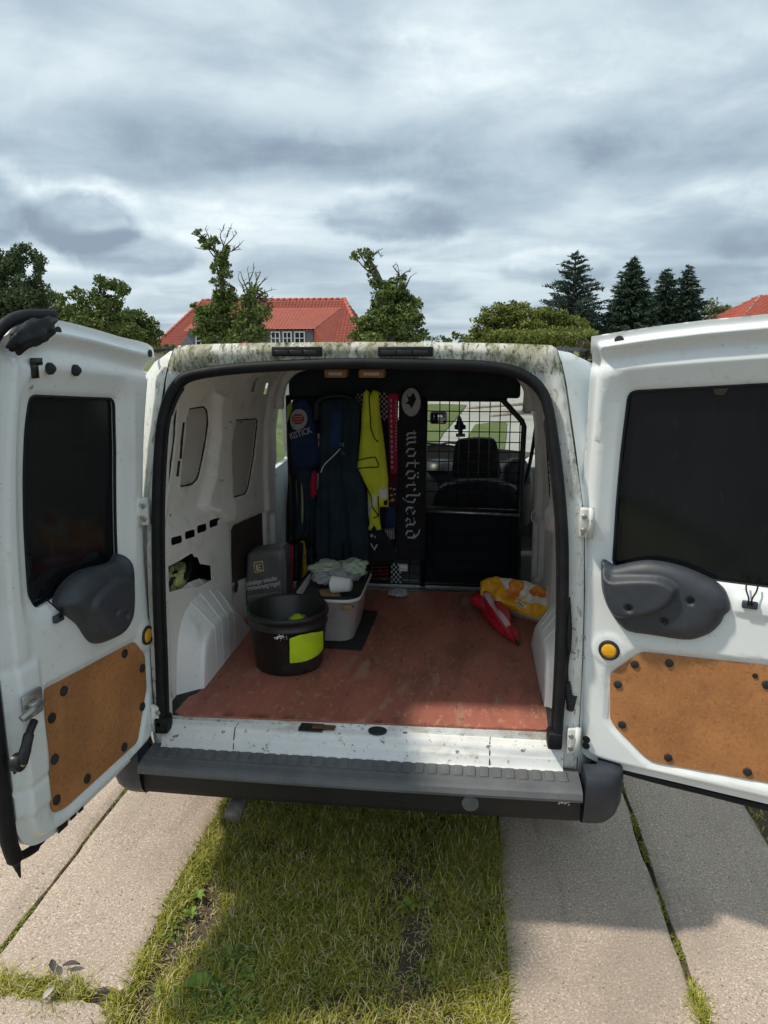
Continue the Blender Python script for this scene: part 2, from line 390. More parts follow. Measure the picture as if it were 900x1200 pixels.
def mat_slab():
    m = bpy.data.materials.new('exposed_aggregate_concrete'); m.use_nodes = True; t = NT(m.node_tree); b = t.n['Principled BSDF']
    tc = t.new('ShaderNodeNewGeometry').outputs['Position']
    c = t.mix(t.noise(tc, 3, 5), (.39, .305, .235), (.52, .415, .325))
    g = t.noise(tc, 120, 4, .8); c = t.mix(t.sstep(g, .52, .62), c, (.78, .66, .54)); 
    g2 = t.noise(t.vmul(tc, (1.1, .9, 1)), 150, 4, .8); c = t.mix(t.m('MULTIPLY', t.sstep(g2, .54, .64), .85), c, (.10, .07, .055))
    vo = t.new('ShaderNodeTexVoronoi'); t.put(vo.inputs['Vector'], tc); vo.inputs['Scale'].default_value = 75
    sepc = t.new('ShaderNodeSeparateColor'); t.l.new(vo.outputs['Color'], sepc.inputs[0])
    peb = t.m('MULTIPLY', t.m('LESS_THAN', vo.outputs['Distance'], .30), t.m('GREATER_THAN', sepc.outputs[0], .80))
    c = t.mix(t.m('MULTIPLY', peb, .7), c, t.mix(sepc.outputs[1], (.10, .085, .075), (.66, .58, .50)))
    c = t.mix(t.m('MULTIPLY', t.sstep(t.noise(tc, 1.6, 8, .6), .46, .68), .45), c, (.24, .19, .15)); c = t.mix(t.m('MULTIPLY', t.sstep(t.noise(t.vmul(tc, (5, .7, 1)), 1.7, 6, .6), .52, .68), .35), c, (.20, .16, .13)); c = t.mix(t.m('MULTIPLY', t.sstep(t.noise(t.vmul(tc, (1, 1.3, 1)), 4.5, 7, .7), .60, .70), .4), c, (.60, .54, .45))
    c = t.mix(t.m('MULTIPLY', t.sstep(t.noise(tc, 14, 7, .65), .58, .72), .35), c, (.20, .18, .13))
    t.put(b.inputs['Base Color'], c); b.inputs['Roughness'].default_value = .9
    bn = t.new('ShaderNodeBump'); bn.inputs['Distance'].default_value = .0022; bn.inputs['Strength'].default_value = 1
    t.put(bn.inputs['Height'], t.m('ADD', g, t.m('MULTIPLY', g2, -.7))); t.l.new(bn.outputs[0], b.inputs['Normal']); return m
M['slab'] = mat_slab()
def mat_soil():
    m = bpy.data.materials.new('bare_soil'); m.use_nodes = True; t = NT(m.node_tree); b = t.n['Principled BSDF']
    tc = t.new('ShaderNodeNewGeometry').outputs['Position']
    c = t.mix(t.noise(tc, 25, 8, .65), (.050, .036, .024), (.135, .098, .062))
    c = t.mix(t.sstep(t.noise(tc, 150, 3), .58, .7), c, (.24, .19, .12))
    t.put(b.inputs['Base Color'], c); b.inputs['Roughness'].default_value = .95
    bn = t.new('ShaderNodeBump'); bn.inputs['Distance'].default_value = .008; t.put(bn.inputs['Height'], t.noise(tc, 70, 8, .7)); t.l.new(bn.outputs[0], b.inputs['Normal']); return m
M['soil'] = mat_soil()
def mat_leaf(name, c0, c1, c2=None, scale=.6, rough=.6, trans=.25):
    """leaf colour varies from leaf to leaf through the 'tone' attribute and in clumps through noise"""
    m = bpy.data.materials.new(name); m.use_nodes = True; t = NT(m.node_tree); b = t.n['Principled BSDF']
    at = t.new('ShaderNodeAttribute', attribute_name='tone')
    tc = t.new('ShaderNodeNewGeometry').outputs['Position']
    f = t.m('ADD', t.m('MULTIPLY', at.outputs['Fac'], .6), t.m('MULTIPLY', t.noise(tc, scale, 3), .55))
    c = t.mix(t.sstep(f, .2, .85), c0, c1)
    if c2: c = t.mix(t.sstep(at.outputs['Fac'], .76, .84), c, c2)
    t.put(b.inputs['Base Color'], c); b.inputs['Roughness'].default_value = rough; b.inputs['Specular IOR Level'].default_value = .3
    tl = t.new('ShaderNodeBsdfTranslucent'); t.put(tl.inputs[0], c); mx = t.new('ShaderNodeMixShader'); mx.inputs[0].default_value = trans
    t.l.new(b.outputs[0], mx.inputs[1]); t.l.new(tl.outputs[0], mx.inputs[2]); t.l.new(mx.outputs[0], t.n['Material Output'].inputs[0]); return m
M['grass'] = mat_leaf('grass_blades', (.15, .17, .02), (.50, .48, .065), (.66, .56, .30), 6)
M['weed'] = mat_leaf('weed_leaves', (.07, .13, .02), (.22, .32, .06), None, 20)
M['moss'] = mat_leaf('moss_and_clover', (.08, .10, .015), (.26, .28, .04), None, 12)
M['bark'] = mat('bark', (.10, .085, .065), .9, var=.3, vscale=3, bump=.03, bscale=6)
M['leaf_oak'] = mat_leaf('oak_leaves', (.04, .072, .018), (.17, .22, .055), None, .5)
M['leaf_birch'] = mat_leaf('birch_leaves', (.035, .060, .024), (.10, .14, .06), None, .5)
M['leaf_ivy'] = mat_leaf('ivy_leaves', (.045, .075, .02), (.19, .25, .065), None, .6)
M['leaf_bush'] = mat_leaf('bush_leaves', (.06, .085, .016), (.23, .26, .055), None, .8)
M['leaf_fir'] = mat_leaf('fir_needles', (.014, .036, .022), (.055, .095, .055), None, .8, trans=.1)
M['leaf_blue'] = mat_leaf('blue_fir_needles', (.022, .045, .034), (.075, .11, .085), None, .8, trans=.1)
M['leaf_pale'] = mat_leaf('pale_leaves', (.09, .11, .05), (.22, .24, .12), None, .8)
M['leaf_brown'] = mat_leaf('dry_bramble', (.06, .045, .03), (.15, .12, .07), (.08, .12, .03), 2)

# ================================================================ the van
def rake(z): return .055*np.clip((np.asarray(z, float)-1.15)/.6, 0, 1.3)**1.5
def zf(pts, ox=0, oy=0, sc=1): return [(x/sc+ox, y/sc+oy) for x, y in pts]        # crop of the photo -> photo units
van = thing('delivery_van', (0, 1.6, 0), 'white delivery van parked on the slab driveway with both rear doors wide open', 'van')

# --- rear frame round the opening (real plane of the van's tail, y = 0)
def on_tail(px, py):
    y = 0.0
    for _ in range(5): p = on_y(px, py, y); y = float(rake(p[2]))
    return p
half = [(.676, .515), (.675, .8), (.668, 1.05), (.655, 1.3), (.640, 1.40), (.620, 1.5), (.602, 1.60), (.586, 1.69), (.572, 1.755), (.560, 1.784), (.545, 1.793), (.46, 1.797), (.25, 1.801)]
outer = half+[(0, 1.803)]+[(-x, z) for x, z in half[::-1]]
sealpx = [(192,854),(190,784),(187,700),(186,640),(186,590),(188,540),(191,501),(197,474),(208,452),(226,439),(281,431),(350,427),(420,425),(490,426),(560,428),(597,433),(620,443),(634,457),(641,474),(647,507),(654,560),(659,620),(660,680),(659,740),(656,810),(652,868)]
sealp = [on_tail(*a) for a in sealpx]
sx = catmull([(p[0], p[2]) for p in sealp], 4)
opening = [(-.617, .565)]+[(p[0], p[1]) for p in sx[::2]]+[(.612, .565)]
opening = [(x*.985, z-.004 if z > 1.5 else z) for x, z in opening]
def frame_h(S, Z):
    do = sdf(S, Z, outer); di = pdist(S, Z, opening)
    h = -.007*(1-sm(do, 0, .008))+.004*np.exp(-((do-.012)/.004)**2) + .010*sm(di, .020, .050)
    top = sm(Z, 1.70, 1.76); h = h+top*.010*sm(do, .010, .020)
    h += .0015*np.sin(S*37)*np.sin(Z*29)
    return h
def tail3(S, Z, H): return np.stack([S, rake(Z)-H, Z], 1)
V, F = panel(outer, [opening], frame_h, tail3, .011, thick=.05)
fo = obj('rear_frame', V, F, M['paint_frame'], van)
# mossy band along the roof edge is the same frame: second material on its top faces
me = fo.data; me.materials.append(M['paint_dirty'])
cen = np.array([p.center[:] for p in me.polygons])+origin_of(van)
mi = (cen[:, 2] > 1.715).astype(np.int32); me.polygons.foreach_set('material_index', mi)

sp3 = np.array([(x, float(rake(z))-.016, z) for x, z in sx])
tb = tube(sp3, .0150, 10); obj('door_seal', *tb, M['seal'], van)
tb2 = tube(sp3+np.array([[-.013*np.sign(p[0])*(1 if abs(p[0]) > .55 else .3), .016, -.010 if p[2] > 1.6 else 0] for p in sp3]), .008, 8)
obj('seal_lip', *tb2, M['seal'], van)
for a0, a1 in ((321, 379), (444, 508)):
    p0 = on_tail(a0, 411); p1 = on_tail(a1, 411); xa, xb = p0[0], p1[0]; yb = float(rake(1.78))
    hs = obj('roof_socket_cover', *box(xa, xb, yb-.028, yb+.01, 1.762, 1.789, .003), M['seal'], van)
    g = [box(xa+.01+i*(xb-xa-.02)/3, xa+.006+(i+1)*(xb-xa-.02)/3, yb-.031, yb-.026, 1.766, 1.779, .001) for i in range(3)]
    for q in g: obj('cover_slot', *q, M['black'], hs)

# --- outer body: lofted from the tail frame forward
Wz = [(.855, .36), (.862, .6), (.860, .9), (.850, 1.1), (.830, 1.3), (.803, 1.5), (.780, 1.6), (.738, 1.69), (.690, 1.742), (.625, 1.770), (.53, 1.786), (.40, 1.793), (.2, 1.799), (0, 1.801)]
Wf = [(.676, .50), (.676, .6), (.674, .9), (.667, 1.1), (.655, 1.3), (.620, 1.5), (.600, 1.61), (.586, 1.69), (.573, 1.745), (.562, 1.778), (.50, 1.7915), (.40, 1.795), (.2, 1.799), (0, 1.800)]
def section(y):
    out = []
    for (a, b), (c, d) in zip(Wz, Wf):
        k = 1-(1-min(1, y/.34))**(1.75+1.1*float(sm(np.array(d), 1.3, 1.6))); out.append((c+(a-c)*k, y+float(rake(d))*(1-k)*.9, d+(b-d)*k))
    return out+[(-x, yy, z) for x, yy, z in out[-2::-1]]
ys = [.004, .02, .035, .06, .10, .16, .24, .34, .6, .9, 1.2, 1.55]
S = [section(y) for y in ys]; n = len(S[0]); V = np.array(S).reshape(-1, 3); F = []
for i in range(len(ys)-1):
    for j in range(n-1): F.append((i*n+j, (i+1)*n+j, (i+1)*n+j+1, i*n+j+1))
cb_ = obj('cargo_body', V, F, None, van, mats=[M['paint'], M['paint_frame']], fmat=[1 if (np.mean([V[q][0] for q in f]) < 0 and max(V[q][1] for q in f) < .17) else 0 for f in F])
# small drip groove along roof side
for s in (-1, 1):
    obj('roof_gutter', *tube([(s*.645, .06, 1.775), (s*.66, .3, 1.782), (s*.655, 1.0, 1.784), (s*.62, 2.0, 1.776)], .006, 6), M['seal'], van)
def Wside(z): return np.interp(z, [b for a, b in Wz[:9]], [a for a, b in Wz[:9]])
# cab sides with door window
for s in (-1, 1):
    ol = [(1.55, .36), (2.05, .36), (3.55, .40), (3.72, .55), (3.70, .85), (3.55, .98), (3.05, 1.06), (2.72, 1.14), (2.30, 1.52), (2.12, 1.70), (1.9, 1.745), (1.55, 1.745)]
    win = rounded([(1.66, 1.07), (2.52, 1.10), (2.24, 1.42), (2.06, 1.60), (1.70, 1.61)], .05)
    ol2 = [p for p in ol]
    def side3(Y, Z, H, s=s): x = Wside(Z)-.10*sm(Y, 2.9, 3.75)-.05*sm(Y, 1.9, 2.5)*sm(Z, 1.1, 1.7); return np.stack([s*(x+H), Y, Z], 1)
    V, F = panel(ol2, [win], None, side3, .06, thick=.03, back=True)
    if s < 0: F = [f[::-1] for f in F]
    c = obj('cab_side', V, F, M['paint'], van)
    V, F = panel(win, [], None, lambda Y, Z, H, s=s: side3(Y, Z, H-.012, s), .12)
    obj('side_window', V, F, M['glass'], van)
    mx = s*.98; mir = obj('door_mirror', *box(mx-.10, mx+.10, 2.34, 2.46, 1.06, 1.26, .04, 3), M['black'], van)
    obj('mirror_glass', *box(mx-.08, mx+.08, 2.332, 2.339, 1.08, 1.24, .002), M['lens'], mir)
# roof of the cab, windscreen, bonnet, nose
rx = [p for p in section(1.55) if p[2] > 1.74]; rows = []
for y, dz, sc in ((1.55, 0, 1), (1.75, -.006, .995), (1.95, -.03, .97), (2.10, -.075, .94)):
    rows.append([(x*sc, y, z+dz) for x, _, z in rx])
n = len(rx); F = [(i*n+j, (i+1)*n+j, (i+1)*n+j+1, i*n+j+1) for i in range(3) for j in range(n-1)]
obj('cab_roof', np.array(rows).reshape(-1, 3), F, M['paint'], van)
ws = []; nx = 12
for (y, z, w, b) in ((2.10, 1.735, .64, .05), (2.35, 1.50, .70, .07), (2.72, 1.13, .78, .10)):
    for i in range(nx+1): u = -1+2*i/nx; ws.append((u*w, y+b*(1-u*u), z))
F = [(r*(nx+1)+i, r*(nx+1)+i+1, (r+1)*(nx+1)+i+1, (r+1)*(nx+1)+i) for r in range(2) for i in range(nx)]
obj('windscreen', ws, F, M['glass'], van)
bon = []
for (y, z, w, b) in ((2.70, 1.13, .78, .10), (3.1, 1.06, .76, .12), (3.5, .95, .72, .14), (3.62, .80, .74, .16), (3.64, .45, .78, .16), (3.5, .36, .78, .16)):
    for i in range(nx+1): u = -1+2*i/nx; bon.append((u*w, y+b*(1-u*u), z+.03*(1-u*u)))
F = [(r*(nx+1)+i, (r+1)*(nx+1)+i, (r+1)*(nx+1)+i+1, r*(nx+1)+i+1) for r in range(5) for i in range(nx)]
obj('bonnet', bon, F, M['paint'], van)
for s in (-1, 1):
    obj('wiper', *tube([(s*.1-.2, 2.80, 1.13), (s*.1+.1, 2.70, 1.19), (s*.1+.35, 2.72, 1.16)], .008, 6), M['black'], van)
# under-body and wheels
obj('floor_pan', *box(-.80, .80, .02, 3.5, .42, .50, .01), M['matblack'], van)
for x, y in ((-.74, .78), (.74, .78), (-.74, 2.95), (.74, 2.95)):
    prof = [(.17, -.09), (.27, -.10), (.305, -.085), (.315, 0), (.305, .085), (.27, .10), (.17, .09)]
    g = lathe(prof, (0, 0, 0), 36); w = xf(g, basis((x, y, .315), (0, 1, 0), (0, 0, 1), (1, 0, 0)))
    wo = obj('wheel', *w, M['tyre'], van)
    g = lathe([(.0001, .05), (.05, .07), (.12, .05), (.165, .07), (.175, .085)], (0, 0, 0), 30)
    obj('rim', *xf(g, basis((x, y, .315), (0, 1, 0), (0, 0, 1), (1 if x > 0 else -1, 0, 0))), M['steel'], wo)
M['pipe'] = mat('dull_exhaust_steel', (.20, .19, .18), .7, metal=.5, var=.3, vscale=30)
obj('exhaust_pipe', *tube([(-.40, .9, .30), (-.42, .3, .30), (-.425, .02, .285), (-.425, -.02, .275)], .028, 14), M['pipe'], van)
for s in (-1, 1):
    g = box(s*.84-.035, s*.84+.035, .10, .22, .95, 1.45, .02, 3); tl = obj('tail_lamp', *g, M['red'], van)

# --- inner side walls
def Xw(Y, Z):
    x = np.interp(Z, [.5, 1.2, 1.4, 1.55, 1.65, 1.70, 1.735, 1.76], [.705, .702, .692, .668, .628, .59, .545, .48])
    return x-.034*np.clip(Y, 0, 1.55)/1.5-.07*np.exp(-np.clip(Y-.03, 0, 9)/.04)
def on_wall(px, py):
    x = -.66
    for _ in range(8): p = on_axis(px, py, 0, x); x = -float(Xw(p[1], p[2]))
    return (float(p[1]), float(p[2]))
W_ = lambda pts, ox=170, oy=390, sc=3.6: [on_wall(*q) for q in zf(pts, ox, oy, sc)]
blankA = W_([(104,322),(137,322),(128,420),(112,560),(95,668),(62,682),(80,500)])
blankB = W_([(185,320),(250,312),(266,330),(268,385),(250,500),(225,615),(200,640),(150,650),(158,560),(172,430)])
blankC = W_([(385,368),(470,363),(477,375),(460,520),(438,650),(425,680),(365,697),(350,680),(360,560),(372,440)])
slotl = [(160,378,150,470),(152,455,147,530),(141,540,134,606)]
slots = [W_([(x-27*k, y-17+5), (x+22*k, y-21-3), (x+25*k, y+12-5), (x-25*k, y+22)], 170, 590, 3.6) for x, y, k in ((264, 83, .78), (213, 106, .86), (162, 131, .92), (104, 156, 1.0), (60, 176, .5))]
slots = [rounded(s_, .014) for s_ in slots]
rag = W_([(66,268),(120,240),(165,213),(177,209),(186,226),(200,224),(211,254),(256,262),(260,322),(200,352),(140,356),(76,374)], 170, 590, 3.6)
topslots = [W_([(465,190),(478,188),(462,250),(446,250)]), W_([(512,212),(524,210),(514,258),(500,260)]), W_([(548,214),(560,212),(550,260),(536,262)]), W_([(420,200),(430,198),(424,230),(415,232)])]
walloutl = [(.035, .57), (1.50, .57), (1.50, 1.60), (1.46, 1.735), (.125, 1.735), (.105, 1.60), (.070, 1.40), (.038, 1.18)]
cardpoly = W_([(378,815),(512,757),(526,765),(530,990),(372,1060),(366,840)])
post = W_([(290,255),(335,265),(345,330),(345,700),(330,800),(300,800),(225,730),(262,600),(285,430)])
lowerline = W_([(62,718),(150,690),(225,640)])
def wall_h(S, Z):
    h = np.zeros(len(S))
    for b, d in ((blankA, .010), (blankB, .012), (blankC, .012)):
        e = sdf(S, Z, b); h -= d*sm(e, -.004, .004); h += .005*np.exp(-((e+.012)/.006)**2)
    h += .036*sm(sdf(S, Z, post), -.010, .012)
    # the sill rail below the blanks steps out
    low = 1.22-.06*S
    h += .022*sm(low-Z, -.012, .012)*sm(S, .02, .1)*(1-sm(S, .78, .86))
    e = sdf(S, Z, rounded(W_([(40,905),(275,770),(298,790),(290,830),(60,975)], 170, 390, 3.6), .02)); h += .004*sm(e, -.002, .006)
    e = sdf(S, Z, cardpoly); h -= .02*sm(e, -.012, .004)
    h += .022*sm(S, 1.355, 1.375)                                     # B pillar
    e = pdist(S, Z, [(.9, 1.68), (1.35, 1.665)], False); h += .008*(1-sm(e, .02, .03))
    h += .0018*np.array([mnoise.noise(Vector((a*4, b*4, 3))) for a, b in zip(S, Z)])
    return h
def wall3(s): 
    def f(Y, Z, H): return np.stack([s*(Xw(Y, Z)-H), Y, Z], 1)
    return f
holes = slots[:4]+[rag]+topslots
V, F = panel(walloutl, holes, wall_h, wall3(-1), .0105, thick=.003, rel=True)
wl = obj('side_lining', V, F, M['paint_in'], van)
V2, F2 = panel(walloutl, slots[:4]+topslots, wall_h, wall3(1), .016, thick=.003, rel=True); F2 = [f[::-1] for f in F2]
wr = obj('side_lining', V2, F2, M['paint_in'], van)
for s, w in ((-1, wl), (1, wr)):
    for b in (blankA, blankB, blankC):
        q = rounded(b, .02); pts = np.array([wall3(s)(np.array([a]), np.array([c]), np.array([-.004]))[0] for a, c in q])
        obj('sealer_bead', *tube(pts, .0035, 6, closed=True), M['matblack'], w)
        inner = [(np.array(b).mean(0)*.03+np.array(p)*.97) for p in b]
        Vb, Fb = panel(inner, [], None, lambda S, Z, H, s=s: wall3(s)(S, Z, H-.008), .03)
        obj('window_blank', Vb, Fb if s < 0 else [f[::-1] for f in Fb], M['paint_blank'], w)
    for (a, b, c, d) in slotl:
        (y0, z0), (y1, z1) = W_([(a, b), (c, d)])
        pts = [wall3(s)(np.array([y]), np.array([z]), np.array([.002]))[0] for y, z in ((y0, z0), ((y0+y1)/2, (z0+z1)/2), (y1, z1))]
        obj('drain_slot', *tube(pts, .005, 6), M['black'], w)
    if s > 0: continue
    c = [(np.array(p)) for p in cardpoly]
    Vc, Fc = panel(c, [], None, lambda S, Z, H, s=s: wall3(s)(S, Z, H-.012), .05, thick=.006)
    obj('hardboard_card', Vc, Fc if s < 0 else [f[::-1] for f in Fc], M['brown'], w)
    for q in zf([(318,375),(327,376),(280,622),(291,622),(550,425),(537,601),(550,737),(553,838),(107,770),(303,402)], 170, 390, 3.6):
        y, z = on_wall(*q); p = wall3(s)(np.array([y]), np.array([z]), np.array([wall_h(np.array([y]), np.array([z]))[0]]))[0]
        obj('bolt_hole', *xf(disc(.0045, .001, 10), basis(p, (0, 1, 0), (0, 0, 1), (-s, 0, 0))), M['black'], w)
    y, z = on_wall(364/3.6+170, 350/3.6+590)
    p = wall3(s)(np.array([y]), np.array([z]), np.array([.02]))[0]
    obj('rubber_plug', *xf(disc(.026, .003, 20), basis(p, (0, 1, 0), (0, 0, 1), (-s, 0, 0))), M['black'], w)
# dark sheet added behind the linings, shade of the cavity put into its colour
for s in (-1, 1): obj('cavity_dark_sheet', *box(s*.79-.004, s*.79+.004, .06, 1.5, .52, 1.5), M['liner'], van)
# wheel arches
def arch(s):
    yo = catmull([(.150, .575), (.165, .68), (.20, .80), (.27, .890), (.38, .925), (.52, .912), (.66, .860), (.78, .77), (.86, .66), (.90, .575)], 16)
    yi = catmull([(.235, .575), (.245, .62), (.262, .69), (.295, .755), (.38, .785), (.50, .785), (.61, .762), (.70, .715), (.77, .65), (.81, .575)], 16)
    # even spacing in arc length so that the beads stay round
    def even(q): L = np.r_[0, np.cumsum(np.hypot(*np.diff(q, axis=0).T))]; u = np.linspace(0, L[-1], 190); return np.stack([np.interp(u, L, q[:, 0]), np.interp(u, L, q[:, 1])], 1)
    yo, yi = even(yo), even(yi)
    V = []; F = []; fr = [0, .25, .5, .75, .90, .97, 1.0]; m = len(fr)+5
    for k in range(190):
        (y0, z0), (y1, z1) = yo[k], yi[k]; e = sum(.0042*math.exp(-(((y0+y1)/2-c)/.0055)**2) for c in (.36, .45, .54, .63)); ev = min(1, max(0, (z1-.60)/.08))
        for f_ in fr:
            y = y0+(y1-y0)*f_; z = z0+(z1-z0)*f_+.012*math.sin(math.pi*f_)*ev; x = .712-(.712-.612)*f_; V.append((s*(x-e*.5), y, z+e*ev))
        for dx_, dz_ in ((.0055, .003), (.010, .009), (.0125, .018), (.0140, .05), (.016, 9)):
            z = max(.575, z1-dz_*ev if dz_ < 9 else .575); V.append((s*(.612-dx_-(e*.6 if dz_ < .1 else 0)), y1, z))
    for k in range(189):
        for j in range(m-1): q = (k*m+j, k*m+j+1, (k+1)*m+j+1, (k+1)*m+j); F.append(q if s > 0 else q[::-1])
    a = obj('wheel_arch', V, F, M['paint_in2'], van)
    return a
M['paint_in2'] = mat('arch_white_paint', (.86, .86, .84), .38, var=.03, vscale=5, bump=.001, bscale=14, coat=.2, dirt=[((.36, .33, .28), 8, .55, .75, .4), ((.12, .10, .08), 70, .66, .72, .6)])
for s in (-1, 1): arch(s)
# rag / rope stuffed in the left cavity
# --- load floor
floor_z = .598
obj('load_floor', *box(-.715, .715, .035, 1.62, .545, .590), M['paint_frame'], van)
fl = [(-.632, .055), (-.60, .045), (.585, .078), (.596, .09), (.602, .225), (.594, .25), (.594, .79), (.61, .86), (.66, .92), (.66, 1.02), (.645, 1.42), (-.655, 1.42), (-.66, 1.02), (-.66, .92), (-.61, .86), (-.594, .79), (-.594, .32), (-.608, .20), (-.628, .17)]
def floor_h(S, Z):
    return np.array([.0022*mnoise.noise(Vector((a*3, b*5, 1)))+.0008*mnoise.noise(Vector((a*14, b*14, 1))) for a, b in zip(S, Z)])
V, F = panel(fl, [], floor_h, lambda X, Y, H: np.stack([X, Y, floor_z+H], 1), .03, thick=.008)
cfl = obj('cargo_floor_board', V, F, M['floor'], van)
# pale wheel scuffs / scratches, raised flat splinters of bare fibre
for (a, b, w) in (((540, 845, 0), (330, 856, 0), .003),):
    pass
obj('floor_gap_strip', *box(-.70, -.60, .05, .40, .588, .5955, .002), M['matblack'], van)  # flat black strips in the gaps between floor board and side walls
obj('floor_gap_strip', *box(.596, .70, .05, .36, .588, .5955, .002), M['matblack'], van)
# ceiling and front header
V = []; 
for y, z in ((.115, 1.752), (.5, 1.765), (1.0, 1.755), (1.45, 1.715)):
    for x in (-.60, -.3, 0, .3, .60): V.append((x, y, z-.02*abs(x)))
F = [(r*5+i, (r+1)*5+i, (r+1)*5+i+1, r*5+i+1) for r in range(3) for i in range(4)]
obj('ceiling_skin', V, [f[::-1] for f in F], M['paint_in'], van)
for y in (.45, .95): obj('roof_bow', *box(-.56, .56, y-.03, y+.03, 1.722, 1.748, .008), M['paint_in'], van)
hd = catmull([(-.60, 1.50), (-.585, 1.60), (-.54, 1.672), (-.46, 1.705), (-.3, 1.715), (0, 1.72), (.3, 1.715), (.46, 1.705), (.54, 1.672), (.59, 1.60), (.605, 1.50)], 4)
obj('front_hoop', *tube([(x, 1.43, z) for x, z in hd], .022, 10), M['paint_in'], van)
obj('front_headliner', *box(-.56, .56, 1.46, 1.60, 1.555, 1.70, .015), M['liner'], van)
obj('cab_headliner', *box(-.60, .60, 1.60, 2.02, 1.68, 1.715, .01), M['liner'], van)
# rounded bulge (light fitting) on the dark headliner
obj('headliner_console', *xf(lathe([(.0001, .02), (.05, .016), (.075, 0)], (0, 0, 0), 20), basis((.20, 1.458, 1.645), (1, 0, 0), (0, 0, 1), (0, -1, 0))), M['liner'], van)
for xa, xb in ((381, 407), (421, 451)):
    a = on_y(xa, 441, 1.36); b = on_y(xb, 441, 1.36); cx = (a[0]+b[0])/2; w = (b[0]-a[0])/2; z = 1.672
    L_ = obj('load_lamp', *box(cx-w, cx+w, 1.335, 1.425, z-.019, z+.018, .008, 3), M['amber'], van)
    obj('lamp_lens', *box(cx-w*.62, cx+w*.62, 1.327, 1.340, z-.008, z+.008, .004, 3), M['lens'], L_)

# --- sill
prof = [(.10, .588), (.062, .589), (.050, .586), (.012, .583), (.002, .578), (-.004, .566), (-.006, .556), (-.012, .551), (-.016, .546), (-.018, .522), (-.030, .516)]
V = []; nn = 90
for i in range(nn+1):
    x = -.652+1.285*i/nn
    for k, (y, z) in enumerate(prof):
        w = .004*math.sin(x*9)*(1 if k in (4, 5, 6) else 0); notch = 0
        V.append((x, y+w, z+.0008*math.sin(x*31+k)))
m = len(prof); F = [(i*m+k, (i+1)*m+k, (i+1)*m+k+1, i*m+k+1) for i in range(nn) for k in range(m-1)]
sill = obj('door_sill', V, F, M['paint_sill'], van)
a = on_z(362, 858, .588)
obj('latch_socket', *box(a[0]-.038, a[0]+.042, .004, .052, .5845, .5905, .003), M['black'], sill)
obj('latch_striker', *box(a[0]+.004, a[0]+.080, .014, .040, .588, .594, .003), mat('rusty_steel', (.16, .08, .045), .7, metal=.4, var=.4, vscale=40), sill)
a = on_z(441, 863, .585)
obj('sill_plug', *xf(disc(.030, .006, 20), basis((a[0], .030, .585), (1, 0, 0), (0, .8, 0), (0, 0, 1))), M['matblack'], sill)
for px_ in (272, 575):
    a = on_z(px_, 860, .585); obj('sill_seam', *tube([(a[0], .058, .588), (a[0]-.004, .005, .581), (a[0]-.004, -.012, .553), (a[0]-.004, -.021, .52)], .0016, 5), M['matblack'], sill)
a = on_z(474, 864, .58); obj('bolt_head', *xf(disc(.007, .004, 8), basis((a[0], .03, .584), (1, 0, 0), (0, 1, 0), (0, 0, 1))), M['steel'], sill)

# --- bumper
bp = [(.0, .516), (-.03, .5175), (-.088, .518), (-.096, .5155), (-.118, .513), (-.128, .508), (-.134, .492), (-.132, .483), (-.122, .480), (-.104, .474), (-.099, .462), (-.096, .41), (-.092, .396), (-.078, .388), (.02, .385)]
V = []; F = []; fm = []; nn = 60
for i in range(nn+1):
    x = -.684+1.362*i/nn; cv = .008*(1-(x/.68)**2)
    for y, z in bp: V.append((x, y-cv*(y < -.02), z))
m = len(bp)
for i in range(nn):
    for k in range(m-1): F.append((i*m+k, (i+1)*m+k, (i+1)*m+k+1, i*m+k+1)); fm.append(0 if k < 8 else 1)
bumper = obj('rear_bumper', V, F, None, van, mats=[M['bump_grey'], M['bump_dark']], fmat=fm, smooth=False)
for i in range(33):
    x = -.635+i*.0395; cv = .008*(1-(x/.68)**2)
    g = box(x-.0135, x+.0135, -.084, -.030, .5165, .5215, .0022, 2)
    obj('tread_rib', *g, M['bump_grey'], bumper)
a = on_y(551, 940, -.10)
obj('tow_eye_cover', *xf(disc(.026, .004, 28), basis((a[0], -.105, a[2]), (1, 0, 0), (0, 0, 1), (0, -1, 0))), mat('faded_grey_plastic', (.12, .13, .125), .6, var=.15, vscale=40), bumper)
# chipped white paint on the lower right of the bumper
rs = np.random.default_rng(3)
for (cx_, cy_, n_, sp_) in ((662, 938, 26, 8.0),):
    gs = []
    for _ in range(n_):
        a = on_y(cx_+rs.normal()*sp_, cy_+rs.normal()*1.6, -.10); r_ = rs.uniform(.001, .0045)
        t_ = np.sort(rs.uniform(0, 2*math.pi, 6)); gs.append((np.array([(a[0]+r_*1.6*math.cos(q), -.1075, a[2]+r_*math.sin(q)) for q in t_]), [tuple(range(6))]))
    obj('paint_chips', *join(*gs), M['whiteprint'], bumper, smooth=False)
for s in (-1, 1):
    plan = catmull([(.686, -.118), (.73, -.116), (.768, -.104), (.795, -.075), (.812, -.02), (.825, .08), (.832, .36)], 6)
    vert = [(.558, -.075), (.560, -.030), (.556, -.012), (.545, -.002), (.52, .002), (.45, 0), (.415, -.010), (.39, -.028), (.378, -.05), (.376, -.10)]
    T = np.gradient(plan, axis=0); Nn = np.stack([T[:, 1], -T[:, 0]], 1); Nn /= np.linalg.norm(Nn, axis=1)[:, None]; V = []
    for p, q in zip(plan, Nn):
        for z, o_ in vert: V.append((s*(p[0]+q[0]*o_), p[1]+q[1]*o_, z))
    m = len(vert); F = [(i*m+k, i*m+k+1, (i+1)*m+k+1, (i+1)*m+k) for i in range(len(plan)-1) for k in range(m-1)]
    F.append(tuple(range(m)))
    if s > 0: F = [f[::-1] for f in F]
    obj('bumper_corner', V, F, M['bump_cap'], van)
